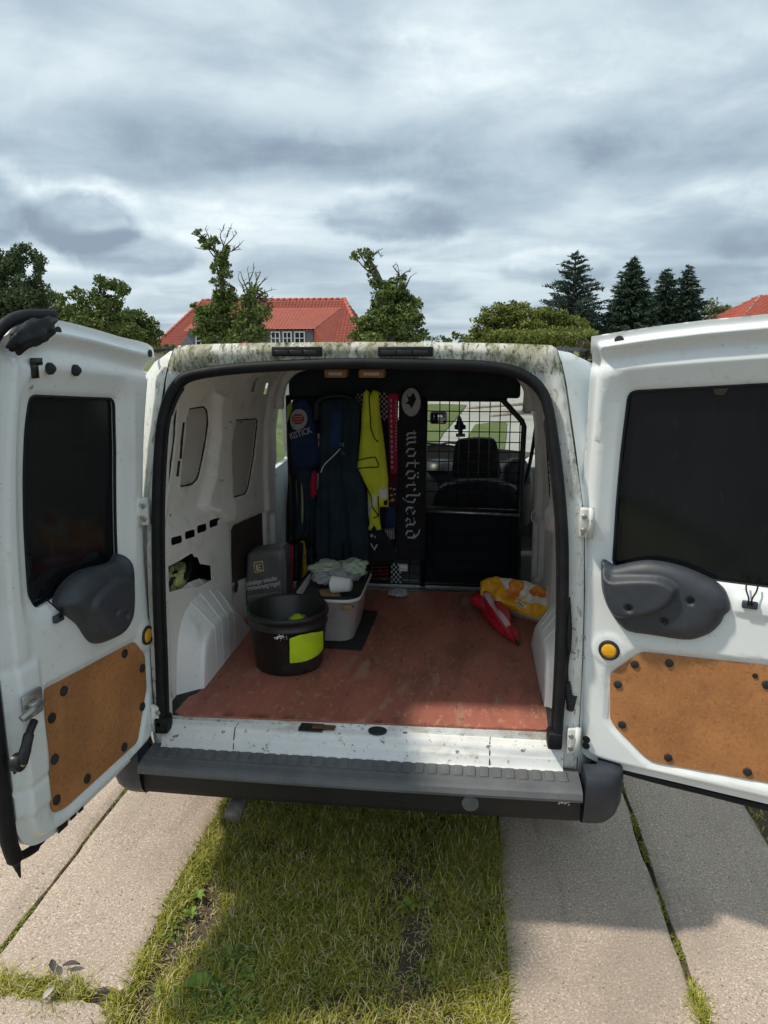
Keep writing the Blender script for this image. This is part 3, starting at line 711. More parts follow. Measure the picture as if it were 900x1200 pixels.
# lower hinge area, wiring loom
for s in (-1, 1):
    for z in (1.30, .62):
        h_ = obj('hinge', *join(box(s*.652-.012, s*.652+.012, -.030, -.004, z-.042, z+.042, .004), tube([(s*.670, -.026, z-.045), (s*.670, -.026, z+.045)], .009, 10)), M['paint_frame'], van)
        for dz in (-.02, .02): obj('hinge_bolt', *xf(disc(.008, .005, 8), basis((s*.65, -.030, z+dz), (1, 0, 0), (0, 0, 1), (0, -1, 0))), M['steel'], h_)
a = on_tail(668, 812)
for q0, q1 in (((664, 800), (669, 828)), ((672, 815), (668, 832))):
    A = on_y(*q0, -.012); B = on_y(*q1, -.012); P_ = np.linspace(A, B, 36); rr = .0105+.0022*np.cos(np.arange(36)*math.pi/2)
    obj('cable_boot', *tube(P_, rr, 10), M['matblack'], van)
obj('loom_cable', *tube(catmull([on_y(666, 700, -.01), on_y(668, 745, -.03), on_y(664, 780, -.01), on_y(664, 800, -.012)], 8), .006, 8), M['seal'], van)
# split rubber block at both lower ends of the seal
for s, px_, py_ in ((-1, 190, 850), (1, 650, 868)):
    a = on_y(px_, py_, -.02); obj('seal_end_block', *box(a[0]-.022, a[0]+.022, -.035, .02, a[2]-.025, a[2]+.03, .008, 2), M['seal'], van)

# ================================================================ rear doors
class Door:
    def __init__(s, hx, hy, ang, mirror):
        s.p0 = np.array([hx, hy, 0.]); a = R(ang); s.d = np.array([math.cos(a), math.sin(a), 0.])
        n = np.array([-s.d[1], s.d[0], 0.]); s.n = n if np.dot(CAM[:2]-s.p0[:2], n[:2]) > 0 else -n
        s.flip = mirror
    def W(s, S, Z, H):
        S = np.asarray(S, float); Z = np.asarray(Z, float); H = np.asarray(H, float)+rake(Z)
        return s.p0+S[:, None]*s.d+H[:, None]*s.n+np.stack([0*Z, 0*Z, Z], 1)
    def pt(s, S, Z, H=0.): return s.W([S], [Z], [H])[0]
    def L(s, px, py, h=0.0):
        off = h
        for _ in range(6):
            p = on_plane(px, py, s.p0+s.n*off, s.n); off = h+float(rake(p[2]))
        return (float((p-s.p0) @ s.d), float(p[2]))
    def many(s, pts, ox=0, oy=0, sc=1, h=0.0): return [s.L(*q, h) for q in zf(pts, ox, oy, sc)]
    def B(s, S, Z, h=0.): return basis(s.pt(S, Z, h), s.d, (0, 0, 1), s.n)
DR = Door(.690, -.005, -22, False); DL = Door(-.672, -.005, -97, True)
def fixf(D, F):
    # faces are wound for (d, z) with normal d x z ; flip when that disagrees with the door's inner normal
    nn_ = np.cross(D.d, [0, 0, 1]); return F if np.dot(nn_, D.n) > 0 else [f[::-1] for f in F]
def put(D, name, S, Z, geo, mat_, parent, h=0.0): return obj(name, *xf(geo, D.B(S, Z, h)), mat_, parent)

def build_door(D, out, win, ply, extra_h, label, topl, smid=.3):
    door = bpy.data.objects.new('rear_door', None)      # replaced below by the inner skin mesh
    bpy.data.objects.remove(door)
    def hf(S, Z):
        do = sdf(S, Z, out); dw = -sdf(S, Z, win); dp = sdf(S, Z, ply)
        h = -.026+.026*sm(do, .017, .034)
        up = sm(Z, 1.10, 1.20)
        h += up*(-.019*np.clip(1-(dw-.012)/.052, 0, 1)**.85)
        h -= .009*(1-sm(dw, 0, .014))*up
        tq = pdist(S, Z, topl, False); h += sm(Z, 1.66, 1.70)*(-.017*np.exp(-((tq-.068)/.022)**2)+.012*(1-sm(tq, .034, .050)))
        h -= .011*sm(dp, -.016, -.006)*(1-up)
        h -= .008*sm(S, smid-.004, smid+.004)*sm(.90-Z+.0*S, -.006, .006)*(1-sm(dp, -.03, -.02))*0
        h += extra_h(S, Z)
        h += .0012*np.array([mnoise.noise(Vector((a*6, b*6, 5))) for a, b in zip(S, Z)])
        return h
    V, F = panel(out, [win], hf, D.W, .0085, thick=.062, back=True, rings=(.004, .009, .015, .021, .027, .034, .042), hrings=(.004, .009, .014, .022, .032, .044, .056, .063, .066, .072))
    door = obj('rear_door', V, fixf(D, F), M['paint'], van)
    if label: door['label'] = label
    V, F = panel(np.array(win), [], None, lambda S, Z, H: D.W(S, Z, H-.034), .03, thick=.005, back=True)
    gl = obj('window_glass', V, fixf(D, F), M['blackglass'], door)
    wl_ = np.array(resample(win, .02)); P_ = D.W(wl_[:, 0], wl_[:, 1], np.full(len(wl_), -.027)); obj('window_seal', *tube(P_, .0045, 6, closed=True), M['seal'], door)
    plr = rounded(ply, .016)
    V, F = panel(plr, [], lambda S, Z: 0*S, lambda S, Z, H: D.W(S, Z, H-.0065), .05, thick=.0045)
    board = obj('hardboard_panel', V, fixf(D, F), M['ply_door'], door)
    return door, hf, board

# ---- right (wide) door : outline measured on its plane, the part beyond the frame continued to its free edge
topR = [(.55, 1.872), (.382, 1.864), (.25, 1.853), (.126, 1.839), (.048, 1.828), (-.034, 1.815)]
outR = catmull([(-.036, 1.76), (-.042, 1.60), (-.048, 1.40), (-.050, 1.2), (-.046, .95), (-.034, .72), (-.022, .60), (-.004, .558), (.025, .543), (.07, .537), (.16, .536), (.35, .541), (.70, .548)], 4).tolist()+[(.770, .565), (.782, .64), (.785, 1.2), (.772, 1.6), (.755, 1.83), (.72, 1.866)]+topR
winR = rounded([(.068, 1.670), (.0555, 1.50), (.050, 1.35), (.049, 1.164), (.69, 1.168), (.69, 1.4), (.672, 1.700), (.40, 1.697)], .022)
plyR = DR.many([(340,468),(208,560),(204,590),(203,760),(222,795),(355,930),(395,955),(900,1045)], 660, 640, 3.75)+[(.64, .612), (.70, .66), (.705, .80), (.69, .90), (.62, .955)]+DR.many([(900,530)], 660, 640, 3.75)
def exR(S, Z):
    h = 0*S
    r = pdist(S, Z, [refR], True) if False else np.hypot(S-refR[0], Z-refR[1]); h += .005*(1-sm(r, .042, .056))
    # soft bulge under the window carrying the pull
    h += .009*sm(Z, 1.085, 1.10)*(1-sm(Z, 1.13, 1.15))*sm(S, .36, .39)
    return h
refR = DR.L(660+203/3.75, 640+455/3.75)
doorR, hfR, boardR = build_door(DR, outR, winR, plyR, exR, 'wide right rear door swung out past square', topR[::-1]+[(.72, 1.866)])
# ---- left (narrow) door
outL = catmull([(-.052, 1.787), (-.045, 1.70), (-.038, 1.60), (-.034, 1.45), (-.034, 1.2), (-.032, .95), (-.028, .75), (-.020, .61), (.0, .555), (.035, .530), (.08, .522), (.21, .512), (.335, .511), (.436, .509), (.52, .520), (.580, .55), (.612, .62), (.614, .75), (.613, .95), (.612, 1.2), (.602, 1.5), (.578, 1.72), (.548, 1.795), (.49, 1.840), (.41, 1.851), (.278, 1.838), (.125, 1.816)], 4, True)
winL = rounded([(.462, 1.674), (.30, 1.660), (.118, 1.645), (.106, 1.50), (.104, 1.35), (.104, 1.168), (.28, 1.155), (.482, 1.146), (.485, 1.35), (.484, 1.48), (.476, 1.60)], .022)
plyL = DL.many([(480,336),(168,503),(166,530),(170,600),(188,925),(200,940),(240,920),(490,690),(522,500),(516,382)], 0, 640, 3)
refL = DL.L(171, 744.3)
def exL(S, Z):
    h = .004*(1-sm(np.hypot(S-refL[0], Z-refL[1]), .042, .056))
    h += .008*sm(S, .500, .514)*sm(Z, .63, .65)*(1-sm(Z, 1.015, 1.035))-.006*np.exp(-((Z-.715)/.007)**2)*sm(S, .50, .52)+.005*sm(S, .520, .545)*sm(Z, 1.03, 1.06)
    h += 0*S
    return h
doorL, hfL, boardL = build_door(DL, outL, winL, plyL, exL, 'narrow left rear door swung out beside the slabs', [(-.052, 1.787), (.125, 1.816), (.278, 1.838), (.41, 1.851), (.49, 1.840)])

def rivet(D, px, py, board, r=.0115): S, Z = D.L(px, py, 0); put(D, 'rivet', S, Z, disc(r, .0055, 16, .25), M['matblack'], board, -.0062)
for q in zf([(313,522),(465,517),(238,610),(257,788),(460,933),(809,996),(893,612)], 660, 640, 3.75): rivet(DR, *q, boardR)
for S, Z in ((.56, .63), (.672, .70), (.675, .84)): put(DR, 'rivet', S, Z, disc(.0115, .0055, 16, .25), M['matblack'], boardR, -.0062)
S, Z = DR.L(660+843/3.75, 640+573/3.75); put(DR, 'rivet', S, Z, disc(.007, .003, 14), M['black'], boardR, -.0062)
for q in zf([(443,378),(505,430),(505,565),(442,707),(312,818),(205,893),(198,750),(188,605),(230,510)], 0, 640, 3): rivet(DL, *q, boardL, .0135)

def reflector(D, c, door, hf):
    h0 = float(hf(np.array([c[0]]), np.array([c[1]]))[0])
    b = put(D, 'reflector', c[0], c[1], lathe([(.0001, .003), (.022, .003), (.0235, .006), (.029, .006), (.031, .0)], (0, 0, 0), 32), M['matblack'], door, h0)
    put(D, 'reflector_lens', c[0], c[1], lathe([(.0001, .0062), (.012, .0060), (.0215, .0045), (.0225, .003)], (0, 0, 0), 30), M['yellow_refl'], b, h0)
reflector(DR, refR, doorR, hfR); reflector(DL, refL, doorL, hfL)

def handle_cover(D, poly, lobe, holes_, door, deep, lift=0.0, lobe_h=.022):
    def hf(S, Z):
        e = sdf(S, Z, poly); h = .006+deep*np.clip(1-(1-np.clip(e/.05, 0, 1))**2, 0, 1)**.6
        l = sdf(S, Z, lobe); h += lobe_h*sm(l, -.004, .014)-.0015*np.exp(-((l+.006)/.003)**2)
        for hs, hz in holes_: h -= .013*(1-sm(np.hypot(S-hs, Z-hz), .008, .0125))
        return h
    V, F = panel(poly, [], hf, D.W, .0045, thick=-.0)
    V2, F2 = panel(poly, [], hf, D.W, .0045, thick=.012)
    cov = obj('pull_handle_cover', V2, fixf(D, F2), M['plastic'], door)
    for hs, hz in holes_:
        hh = float(hf(np.array([hs]), np.array([hz]))[0]); put(D, 'recess_dark_disc', hs, hz, disc(.008, .001, 16), M['black'], cov, hh)  # black disc paints the dark at the bottom of each recess
    return cov
covR = catmull(DR.many([(163,78),(180,74),(215,95),(245,92),(300,80),(370,73),(450,83),(540,108),(620,143),(660,163),(705,200),(724,240),(730,287),(706,312),(690,345),(650,385),(600,408),(550,419),(480,413),(400,400),(290,383),(250,357),(215,315),(182,255),(163,180)], 660, 640, 3.75, .02), 3, True)
lobR = catmull(DR.many([(165,105),(210,135),(300,132),(420,135),(490,165),(505,195),(480,245),(420,285),(340,308),(260,312),(215,300),(180,235)], 660, 640, 3.75, .03), 3, True)
hoR = DR.many([(295,262),(443,330),(560,240)], 660, 640, 3.75, .03)
handle_cover(DR, covR, lobR, hoR, doorR, .030)
covL = catmull(DL.many([(434,28),(458,50),(465,110),(464,190),(455,262),(430,310),(385,335),(350,345),(325,330),(305,300),(285,272),(232,232),(219,205),(240,150),(288,100),(340,78),(395,66),(420,52)], 0, 640, 3, .02), 3, True)
lobL = catmull(DL.many([(440,110),(448,180),(440,255),(410,300),(370,330),(335,320),(310,270),(300,200),(350,140),(400,105)], 0, 640, 3, .03), 3, True)
handle_cover(DL, covL, lobL, DL.many([(376,231),(412,243)], 0, 640, 3, .03), doorL, .045, lobe_h=.012)

# plugs, slots, holes
def hh(hf, S, Z): return float(hf(np.array([S]), np.array([Z]))[0])
for q, r in (((725, 399), .0125),):
    S, Z = DR.L(*q); put(DR, 'drain_plug', S, Z, disc(r, .003, 20), M['matblack'], doorR, hh(hfR, S, Z))
def keyslot(D, hf, px, py, door):
    S, Z = D.L(px, py); h = hh(hf, S, Z)+.0005
    g = join(disc(.0115, .001, 18), xf(disc(.0115, .001, 18), basis((0, .021, 0), (1, 0, 0), (0, 1, 0), (0, 0, 1))), xf(box(-.0065, .0065, 0, .021, 0, .0008), np.eye(4)))
    M_ = D.B(S, Z-.0105, h); obj('hinge_access_slot', *xf(g, M_), M['black'], door)
keyslot(DR, hfR, 690.7, 611, doorR); keyslot(DR, hfR, 687, 870, doorR); keyslot(DL, hfL, 169.5, 606, doorL)
for q in ((67, 388), (172, 414)):
    S, Z = DL.L(*q); put(DL, 'drain_plug', S, Z, disc(.011, .003, 18), M['matblack'], doorL, hh(hfL, S, Z))
for q in ((58, 432), (88, 434)):
    S, Z = DL.L(*q); put(DL, 'rubber_buffer', S, Z, lathe([(.0001, .014), (.008, .014), (.011, .008), (.0145, .006), (.015, 0)], (0, 0, 0), 10), M['matblack'], doorL, hh(hfL, S, Z))
S, Z = DL.L(41, 432); put(DL, 'latch_opening', S, Z, join(box(-.012, .012, -.022, .024, 0, .002), box(-.028, .012, .008, .024, 0, .0021)), M['black'], doorL, hh(hfL, S, Z))
S, Z = DL.L(41, 453); put(DL, 'screw_head', S, Z, disc(.006, .003, 10), M['steel'], doorL, hh(hfL, S, Z))
for q in ((25, 905),):
    S, Z = DL.L(*q); put(DL, 'bolt_hole', S, Z, disc(.007, .001, 14), M['black'], doorL, hh(hfL, S, Z))
# wire catches under the windows
def catch(D, hf, px, py, door, k=1.0):
    S, Z = D.L(px, py); h = hh(hf, S, Z)
    c = put(D, 'window_catch', S, Z, box(-.019*k, .019*k, -.010, .010, 0, .012, .003), M['plastic'], door, h)
    for s_ in (-1, 1):
        P_ = [D.pt(S+s_*.004, Z, h+.012), D.pt(S+s_*.004, Z+.020, h+.015), D.pt(S+s_*.012, Z+.038, h+.004), D.pt(S+s_*.014, Z+.052, h-.012)]
        obj('catch_wire', *tube(catmull(P_, 4), .0022, 6), M['seal'], c)
catch(DR, hfR, 879, 707, doorR); catch(DL, hfL, 66, 724, doorL, .9)
# latch and release lever on the free edge of the left door
S, Z = DL.L(29, 826)
la = put(DL, 'latch', S, Z, join(box(-.040, .028, -.030, .034, 0, .010, .004), box(-.016, .020, -.018, .016, .010, .030, .006)), M['steel'], doorL, .012)
g = tube(catmull([(-.02, .0, .02), (.02, .004, .03), (.055, -.006, .022)], 6), .0085, 10); obj('latch_bolt', *xf(g, DL.B(S, Z, .012)), M['steel'], la)
S, Z = DL.L(13, 892)
g = join(xf(disc(.022, .020, 20), np.eye(4)), tube(catmull([(0, 0, .018), (-.012, .035, .024), (-.03, .062, .022), (-.058, .078, .015)], 6), [.014]*6+[.013]*6+[.010]*7, 10))
lv = put(DL, 'release_lever', S, Z, g, M['black'], doorL, .012)
put(DL, 'lever_hub', S, Z, disc(.009, .006, 14), M['steel'], lv, .032)
# free-edge rubber of the left door, crumpled boot at its top
ep = [DL.pt(s_, z_, h_) for s_, z_, h_ in ((.38, 1.862, -.03), (.48, 1.855, -.03), (.545, 1.83, -.03), (.585, 1.78, -.03), (.606, 1.70, -.03), (.622, 1.5, -.03), (.632, 1.2, -.03), (.634, .9, -.03), (.636, .70, -.03), (.634, .60, -.03), (.622, .54, -.03), (.612, .480, -.03))]
obj('edge_rubber', *tube(catmull(ep, 8), [.014]*24+[.021]*49+[.020]*8+[.012, .010, .008, .007, .005, .004, .003, .002], 10), M['seal'], doorL)
ep = [DL.pt(.62, .60, -.045), DL.pt(.60, .53, -.045), DL.pt(.52, .505, -.045), DL.pt(.45, .515, -.05)]
obj('lower_rubber_flap', *tube(catmull(ep, 6), [.014]*6+[.012]*6+[.006]*7, 8), M['seal'], doorL)
bm = bmesh.new(); bmesh.ops.create_icosphere(bm, subdivisions=4, radius=1)
for v in bm.verts:
    q = v.co.copy(); k = 1+.35*mnoise.noise(q*1.9)+.30*abs(mnoise.noise(q*4.5)); v.co = Vector((q.x*.082*k, q.y*.024*k, q.z*.016*k))
S, Z = DL.L(30, 390); rot = np.array([[math.cos(.35), math.sin(.35), 0, 0], [-math.sin(.35), math.cos(.35), 0, 0], [0, 0, 1, 0], [0, 0, 0, 1.]])
obj('rubber_boot', *xf(xf(bm_geo(bm), rot), DL.B(S+.0, Z-.004, .015)), M['seal'], doorL)
# exposed bottom brackets of the left door
for px_, py_, w in ((80, 966, .020), (92, 953, .012), (101, 945, .010)):
    S, Z = DL.L(px_, py_); put(DL, 'bottom_bracket', S, Z, box(-w, w, -.018, .012, 0, .004, .001), M['black'], doorL, -.020)
# weather strip along the bottom of the right door and its outer skin lip
ep = [DR.pt(.03, .530, -.036), DR.pt(.20, .524, -.036), DR.pt(.36, .526, -.036), DR.pt(.52, .528, -.036), DR.pt(.76, .545, -.036)]
obj('edge_rubber', *tube(catmull(ep, 6), .010, 8), M['seal'], doorR)
obj('hinge_check_rod', *tube([on_y(666, 730, -.012), DR.pt(.0, .93, -.01)], .0035, 6), M['steel'], doorR)
obj('hinge_check_rod', *tube([on_y(668, 762, -.012), DR.pt(.0, .875, -.01)], .0035, 6), M['steel'], doorR)

# ================================================================ cab interior and partition
PY = 1.50
def P_y(px, py, y=PY): p = on_y(px, py, y); return p[0], p[2]
part = obj('partition_frame', *join(
    tube([(.105, PY, .60), (.105, PY, 1.56)], .016, 10), tube([(-.57, PY, .60), (-.57, PY, 1.56)], .014, 10),
    tube([(.455, PY, 1.555), (.475, PY, 1.55), (.575, PY, 1.445), (.585, PY, 1.42), (.580, PY, 1.0), (.580, PY, .60)], .0135, 10),
    tube([(-.57, PY, 1.55), (.50, PY, 1.55)], .014, 8), tube([(-.57, PY, .615), (.60, PY, .615)], .012, 8), tube([(-.57, PY, 1.02), (.60, PY, 1.0)], .010, 8)), M['black'], van)
xs = [P_y(x, 520)[0] for x in (514.8, 525.9, 537.4, 549.3, 561, 573, 585, 597, 608.6)]
zs = [P_y(560, y)[1] for y in (482.2, 494.0, 506, 518, 529.7, 541.3, 553.2, 565, 577)]
for x in xs:
    zt = 1.55 if x < .47 else 1.55-(x-.47)*1.0
    obj('mesh_wire', *tube([(x, PY-.002, 1.0), (x+.001, PY, 1.28), (x, PY-.002, zt)], .0027, 5), M['black'], van)
for z in zs:
    x1 = .575 if z < 1.44 else .575-(z-1.44)*.95
    obj('mesh_wire', *tube([(.105, PY+.003, z), (.34, PY+.005, z-.001), (x1, PY+.003, z)], .0027, 5), M['black'], van)
dxw = .053; x = -.545
while x < .09: obj('mesh_wire', *tube([(x, PY, .62), (x, PY, 1.55)], .0027, 5), M['black'], van); x += dxw
z = .66
while z < 1.54: obj('mesh_wire', *tube([(-.57, PY+.004, z), (.105, PY+.004, z)], .0027, 5), M['black'], van); z += dxw
# sheet-metal lower half behind the seat, with pressed beads
lp = [(.12, .62), (.575, .62), (.575, .985), (.12, 1.0)]
def lph(S, Z):
    e = sdf(S, Z, rounded([(.16, .66), (.54, .66), (.54, .95), (.16, .96)], .02)); h = .008*sm(e, -.004, .006)
    for z in (.72, .79, .86): h -= .005*np.exp(-((Z-z)/.008)**2)*sm(S, .18, .2)*(1-sm(S, .5, .52))
    return h
V, F = panel(lp, [], lph, lambda X, Z, H: np.stack([X, PY+.012-H, Z], 1), .012, thick=.003)
obj('lower_bulkhead', V, F, M['bulk'], van)
obj('bulkhead_rail', *tube([(.11, PY-.012, .995), (.58, PY-.012, .985)], .008, 8), M['steel'], van)

def softbox(poly, y, depth, bulge, cell=.03, seed=0, noise_=.004):
    def hf(S, Z): e = sdf(S, Z, poly); q = np.clip(e/.06, 0, 1); return bulge*np.sqrt(1-(1-q)**2)+noise_*np.array([mnoise.noise(Vector((a*12, b*12, seed))) for a, b in zip(S, Z)])
    V, F = panel(poly, [], hf, lambda X, Z, H: np.stack([X, y-H, Z], 1), cell, thick=depth, back=True); return V, F
def seat(dx):
    sp = lambda pts: [(a+dx, b) for a, b in [P_y(*q, 1.72) for q in pts]]
    back = rounded(sp([(507,590),(510,578),(520,570),(545,566),(575,566),(600,570),(609,578),(612,595),(610,688),(508,688)]), .03)
    b = obj('seat_back', *softbox(back, 1.74, .10, .03), M['seat'], van)
    head = rounded(sp([(529,556),(533,522),(538,517),(560,515),(579,516),(583,522),(588,556),(586,562),(531,562)]), .03)
    hr = obj('headrest', *softbox(head, 1.76, .08, .025), M['seat'], b)
    obj('seat_cushion', *box(.15+dx, .60+dx, 1.76, 2.22, .62, .80, .05, 3), M['seat'], van)
seat(0); seat(-.70)
obj('dashboard', *box(-.72, .72, 2.36, 2.86, .70, 1.07, .06, 3), M['dash'], van)
obj('dash_top_pod', *xf(lathe([(.0001, .06), (.05, .055), (.085, .04), (.10, .0)], (0, 0, 0), 20), basis((.15, 2.42, 1.06), (1, 0, 0), (0, 1, 0), (0, 0, 1))), M['black'], van)
obj('dash_top_pod', *xf(lathe([(.0001, .15), (.05, .14), (.085, .09), (.095, .0)], (0, 0, 0), 20), basis((.60, 2.20, 1.02), (1, 0, 0), (0, .5, 0), (0, 0, 1))), M['black'], van)
ang = np.linspace(0, 2*math.pi, 32, endpoint=False)
obj('steering_wheel', *join(tube([(-.36+.19*math.cos(a), 2.18+.07*math.sin(a), 1.02+.17*math.sin(a)) for a in ang], .014, 8, closed=True), tube([(-.36, 2.18, 1.02), (-.36, 2.40, .95)], .03, 10), tube([(-.54, 2.18, 1.02), (-.18, 2.18, 1.02)], .014, 8)), M['black'], van)
obj('cab_floor', *box(-.78, .78, 1.60, 2.9, .50, .56, .01), M['matblack'], van)
a = on_y(512, 489, 2.0); obj('rear_view_mirror', *box(a[0]-.04, a[0]+.055, 2.0, 2.03, a[2]-.038, a[2]+.03, .012, 2), M['black'], van); obj('mirror_glass', *box(a[0]-.034, a[0]+.049, 1.9965, 1.9995, a[2]-.032, a[2]+.024, .001), mat('mirror_silver', (.5, .52, .5), .05, metal=1.0, var=.02), van)
obj('seat_belt', *tube(catmull([(.655, 1.62, 1.44), (.63, 1.66, 1.2), (.58, 1.70, 1.0), (.56, 1.75, .8)], 6), .010, 6), M['black'], van)
obj('loose_cable', *tube(catmull([on_y(640, 545, 1.46), on_y(630, 590, 1.44), on_y(623, 603, 1.42), on_y(625, 612, 1.42), on_y(636, 617, 1.44)], 8), .0028, 6), M['whiteprint'], van)
# trim visible low on the right behind the seal
q = rounded([P_y(*a, 1.46) for a in ((636, 560), (645, 548), (651, 600), (652, 700), (638, 700), (634, 640))], .01)
V, F = softbox(q, 1.46, .02, .008, .02); obj('pillar_trim', V, F, M['paint_in'], van)

# ================================================================ hanging cloth and loose things
class Sheet:
    """soft sheet on a real plane: origin p0, right u, up v, normal n towards the rear of the van"""
    def __init__(s, p0, poly_px, bulge, fold, fx=14, fz=2.5, seed=0, w=.05, u=(1, 0, 0), v=(0, 0, 1), wedge=0):
        s.p0 = np.array(p0, float); s.u = np.array(u, float)/np.linalg.norm(u); s.v = np.array(v, float)/np.linalg.norm(v); s.n = np.cross(s.u, s.v)
        s.bulge, s.fold, s.fx, s.fz, s.seed, s.w = bulge, fold, fx, fz, seed, w
        s.poly = s.px(poly_px)
    def px(s, pts):
        out = []
        for a in pts: p = on_plane(*a, s.p0, s.n); out.append((float((p-s.p0) @ s.u), float((p-s.p0) @ s.v)))
        return out
    def to3d(s, X, Z, H): return s.p0+np.outer(X, s.u)+np.outer(Z, s.v)+np.outer(H, s.n)
    def hf(s, X, Z):
        e = np.clip(sdf(X, Z, s.poly)/s.w, 0, 1); h = s.bulge*np.sqrt(1-(1-e)**2)
        nn_ = np.array([mnoise.noise(Vector((a*s.fx, b*s.fz, s.seed)))+.5*mnoise.noise(Vector((a*s.fx*2.3, b*s.fz*2.1, s.seed+7))) for a, b in zip(X, Z)])
        return h+s.fold*nn_*(.35+.65*e)
    def mesh(s, name, mat_, parent=None, cell=.012, thick=.01, poly=None, off=0.0, back=True, tri=0):
        V, F = panel(poly or s.poly, [], lambda X, Z: s.hf(X, Z)+off, s.to3d, cell, thick=thick, back=back); return obj(name, V, F, mat_, parent)
    def decal(s, name, pts_px, mat_, parent, off=.0015, cell=.01, local=None):
        pl = local if local is not None else s.px(pts_px)
        V, F = panel(pl, [], lambda X, Z: s.hf(X, Z)+off, s.to3d, cell, thick=0); return obj(name, V, F, mat_, parent)
    def geo(s, V2, off):   # V2: Nx3 with x,y in plane and z a small offset
        V2 = np.asarray(V2); return s.to3d(V2[:, 0], V2[:, 1], s.hf(V2[:, 0], V2[:, 1])+off+V2[:, 2])
    def text(s, name, body, px0, px1, size_px, mat_, parent, off=.002):
        (a, b), (c, d) = s.px([px0, px1]); L = math.hypot(c-a, d-b); V, F = text_geo(body, 1.0, .0); w = V[:, 0].max()-V[:, 0].min(); k = L/w
        (e, f), (g, h_) = s.px([px0, (px0[0], px0[1]-size_px)]); hgt = math.hypot(g-e, h_-f); ky = hgt/.72
        th = math.atan2(d-b, c-a); X = (V[:, 0]-V[:, 0].min())*k; Y = V[:, 1]*ky
        Q = np.stack([a+X*math.cos(th)-Y*math.sin(th), b+X*math.sin(th)+Y*math.cos(th), 0*X], 1)
        return obj(name, s.geo(Q, off), F, mat_, parent, smooth=False)
Z5 = lambda pts: zf(pts, 320, 420, 4)            # crop factors of the photo close-ups used for measuring
Z5b = lambda pts: zf(pts, 320, 440, 900/130)
def cthing(name, y, center_px, label, cat, group=None):
    p = on_y(*center_px, y); return thing(name, (p[0], y, p[2]), label, cat, group)

M['weedprint'] = mat('green_print', (.06, .28, .05), .5)
# two black cloths added to block windscreen light behind the front row; navy trousers
for pts, y_, nm_, lb_, mt_, sd_ in ((Z5([(90,200),(150,180),(215,190),(250,260),(240,420),(250,640),(225,860),(60,880),(62,700),(75,520),(80,360)]), 1.47, 'dark_coat', 'dark cloth added to block light behind the blue t-shirt and red gloves', 'blackcloth', 5),
        (Z5([(225,170),(330,165),(470,160),(560,170),(590,300),(590,700),(560,980),(250,980),(205,760),(215,480)]), 1.48, 'dark_jacket', 'wide dark cloth added to block light behind the overalls and yellow vest', 'blackcloth', 8),
        (Z5([(110,500),(150,505),(195,520),(205,700),(190,860),(105,850),(100,680)]), 1.455, 'navy_trousers', 'narrow navy trousers below the blue t-shirt', 'navy', 9)):
    th_ = cthing(nm_, y_, (np.mean([q[0] for q in pts]), max(q[1] for q in pts)), lb_, nm_.split('_')[1]); Sheet((0, y_, 0), pts, .014, .012, 18, 2.4, sd_, .04).mesh('cloth', M[mt_], th_, .014, .006)
o_ = None
# overalls
ov = cthing('work_overalls', 1.38, (398, 668), 'dark navy bib overalls hanging from the partition beside the yellow vest', 'overalls')
sh = Sheet((0, 1.38, 0), Z5([(222,215),(232,200),(262,196),(300,190),(345,190),(380,200),(398,225),(404,300),(402,380),(400,440),(406,510),(418,560),(436,640),(446,760),(448,900),(440,975),(380,988),(336,980),(330,860),(322,982),(205,985),(198,880),(200,760),(208,640),(214,560),(216,510),(216,460),(216,400),(222,300)]), .016, .040, 26, 1.8, 3, .035)
cl = sh.mesh('trouser_cloth', M['navy'], ov, .010, .03)
sh.decal('bib_pocket', Z5([(276,250),(322,250),(326,400),(300,425),(274,400)]), mat('royal_blue_cloth', (.014, .045, .13), .85, var=.2, vscale=12), cl, .004)
for a, b in (((318, 392), (340, 410)), ((322, 430), (344, 446))):
    for k in (0, 12): sh.decal('buckle', Z5([(a[0]+k, a[1]), (a[0]+k+7, a[1]-2), (b[0]+k-12, b[1]), (b[0]+k-19, b[1])]), M['steel'], cl, .006)
ln = catmull([sh.to3d(*[np.array([q]) for q in (*sh.px([p_])[0], .065)])[0] for p_ in Z5([(326,415),(290,452),(252,490),(236,525)])], 6)
obj('drawstring', *tube(ln, .0028, 6), M['whiteprint'], cl)
obj('hanger_hoop', *tube(catmull([on_y(*p_, 1.40) for p_ in Z5([(200,290),(205,215),(240,185),(310,176),(370,190),(395,215),(405,260)])], 6), .010, 8), M['dash'], ov)
# blue shirt with round badge and lettering
sv = cthing('blue_t_shirt', 1.43, (358, 552), 'dark blue t-shirt with a round red badge over the word KISTICK', 't-shirt')
s2 = Sheet((0, 1.43, 0), Z5([(82,250),(100,205),(150,190),(178,225),(196,300),(206,370),(250,380),(240,450),(215,500),(160,520),(95,520),(84,440)]), .02, .014, 10, 3, 11, .06)
c2 = s2.mesh('shirt_cloth', M['shirt'], sv, .010, .02)
cx, cy = Z5([(122, 285)])[0]
def ell(cx, cy, rx, ry, n=26, a0=0, a1=2*math.pi, rot=0):
    t = np.linspace(a0, a1, n, endpoint=abs(a1-a0) < 6.2); return [(cx+rx*math.cos(q)*math.cos(rot)-ry*math.sin(q)*math.sin(rot), cy+rx*math.cos(q)*math.sin(rot)+ry*math.sin(q)*math.cos(rot)) for q in t]
s2.decal('badge_ring', ell(cx, cy, 10.5, 12.5, rot=.3), M['greyprint'], c2, .003); s2.decal('badge_centre', ell(cx-.3, cy-.5, 7.6, 6.2), mat('dull_red_print', (.42, .05, .05), .8, var=.2), c2, .0045)
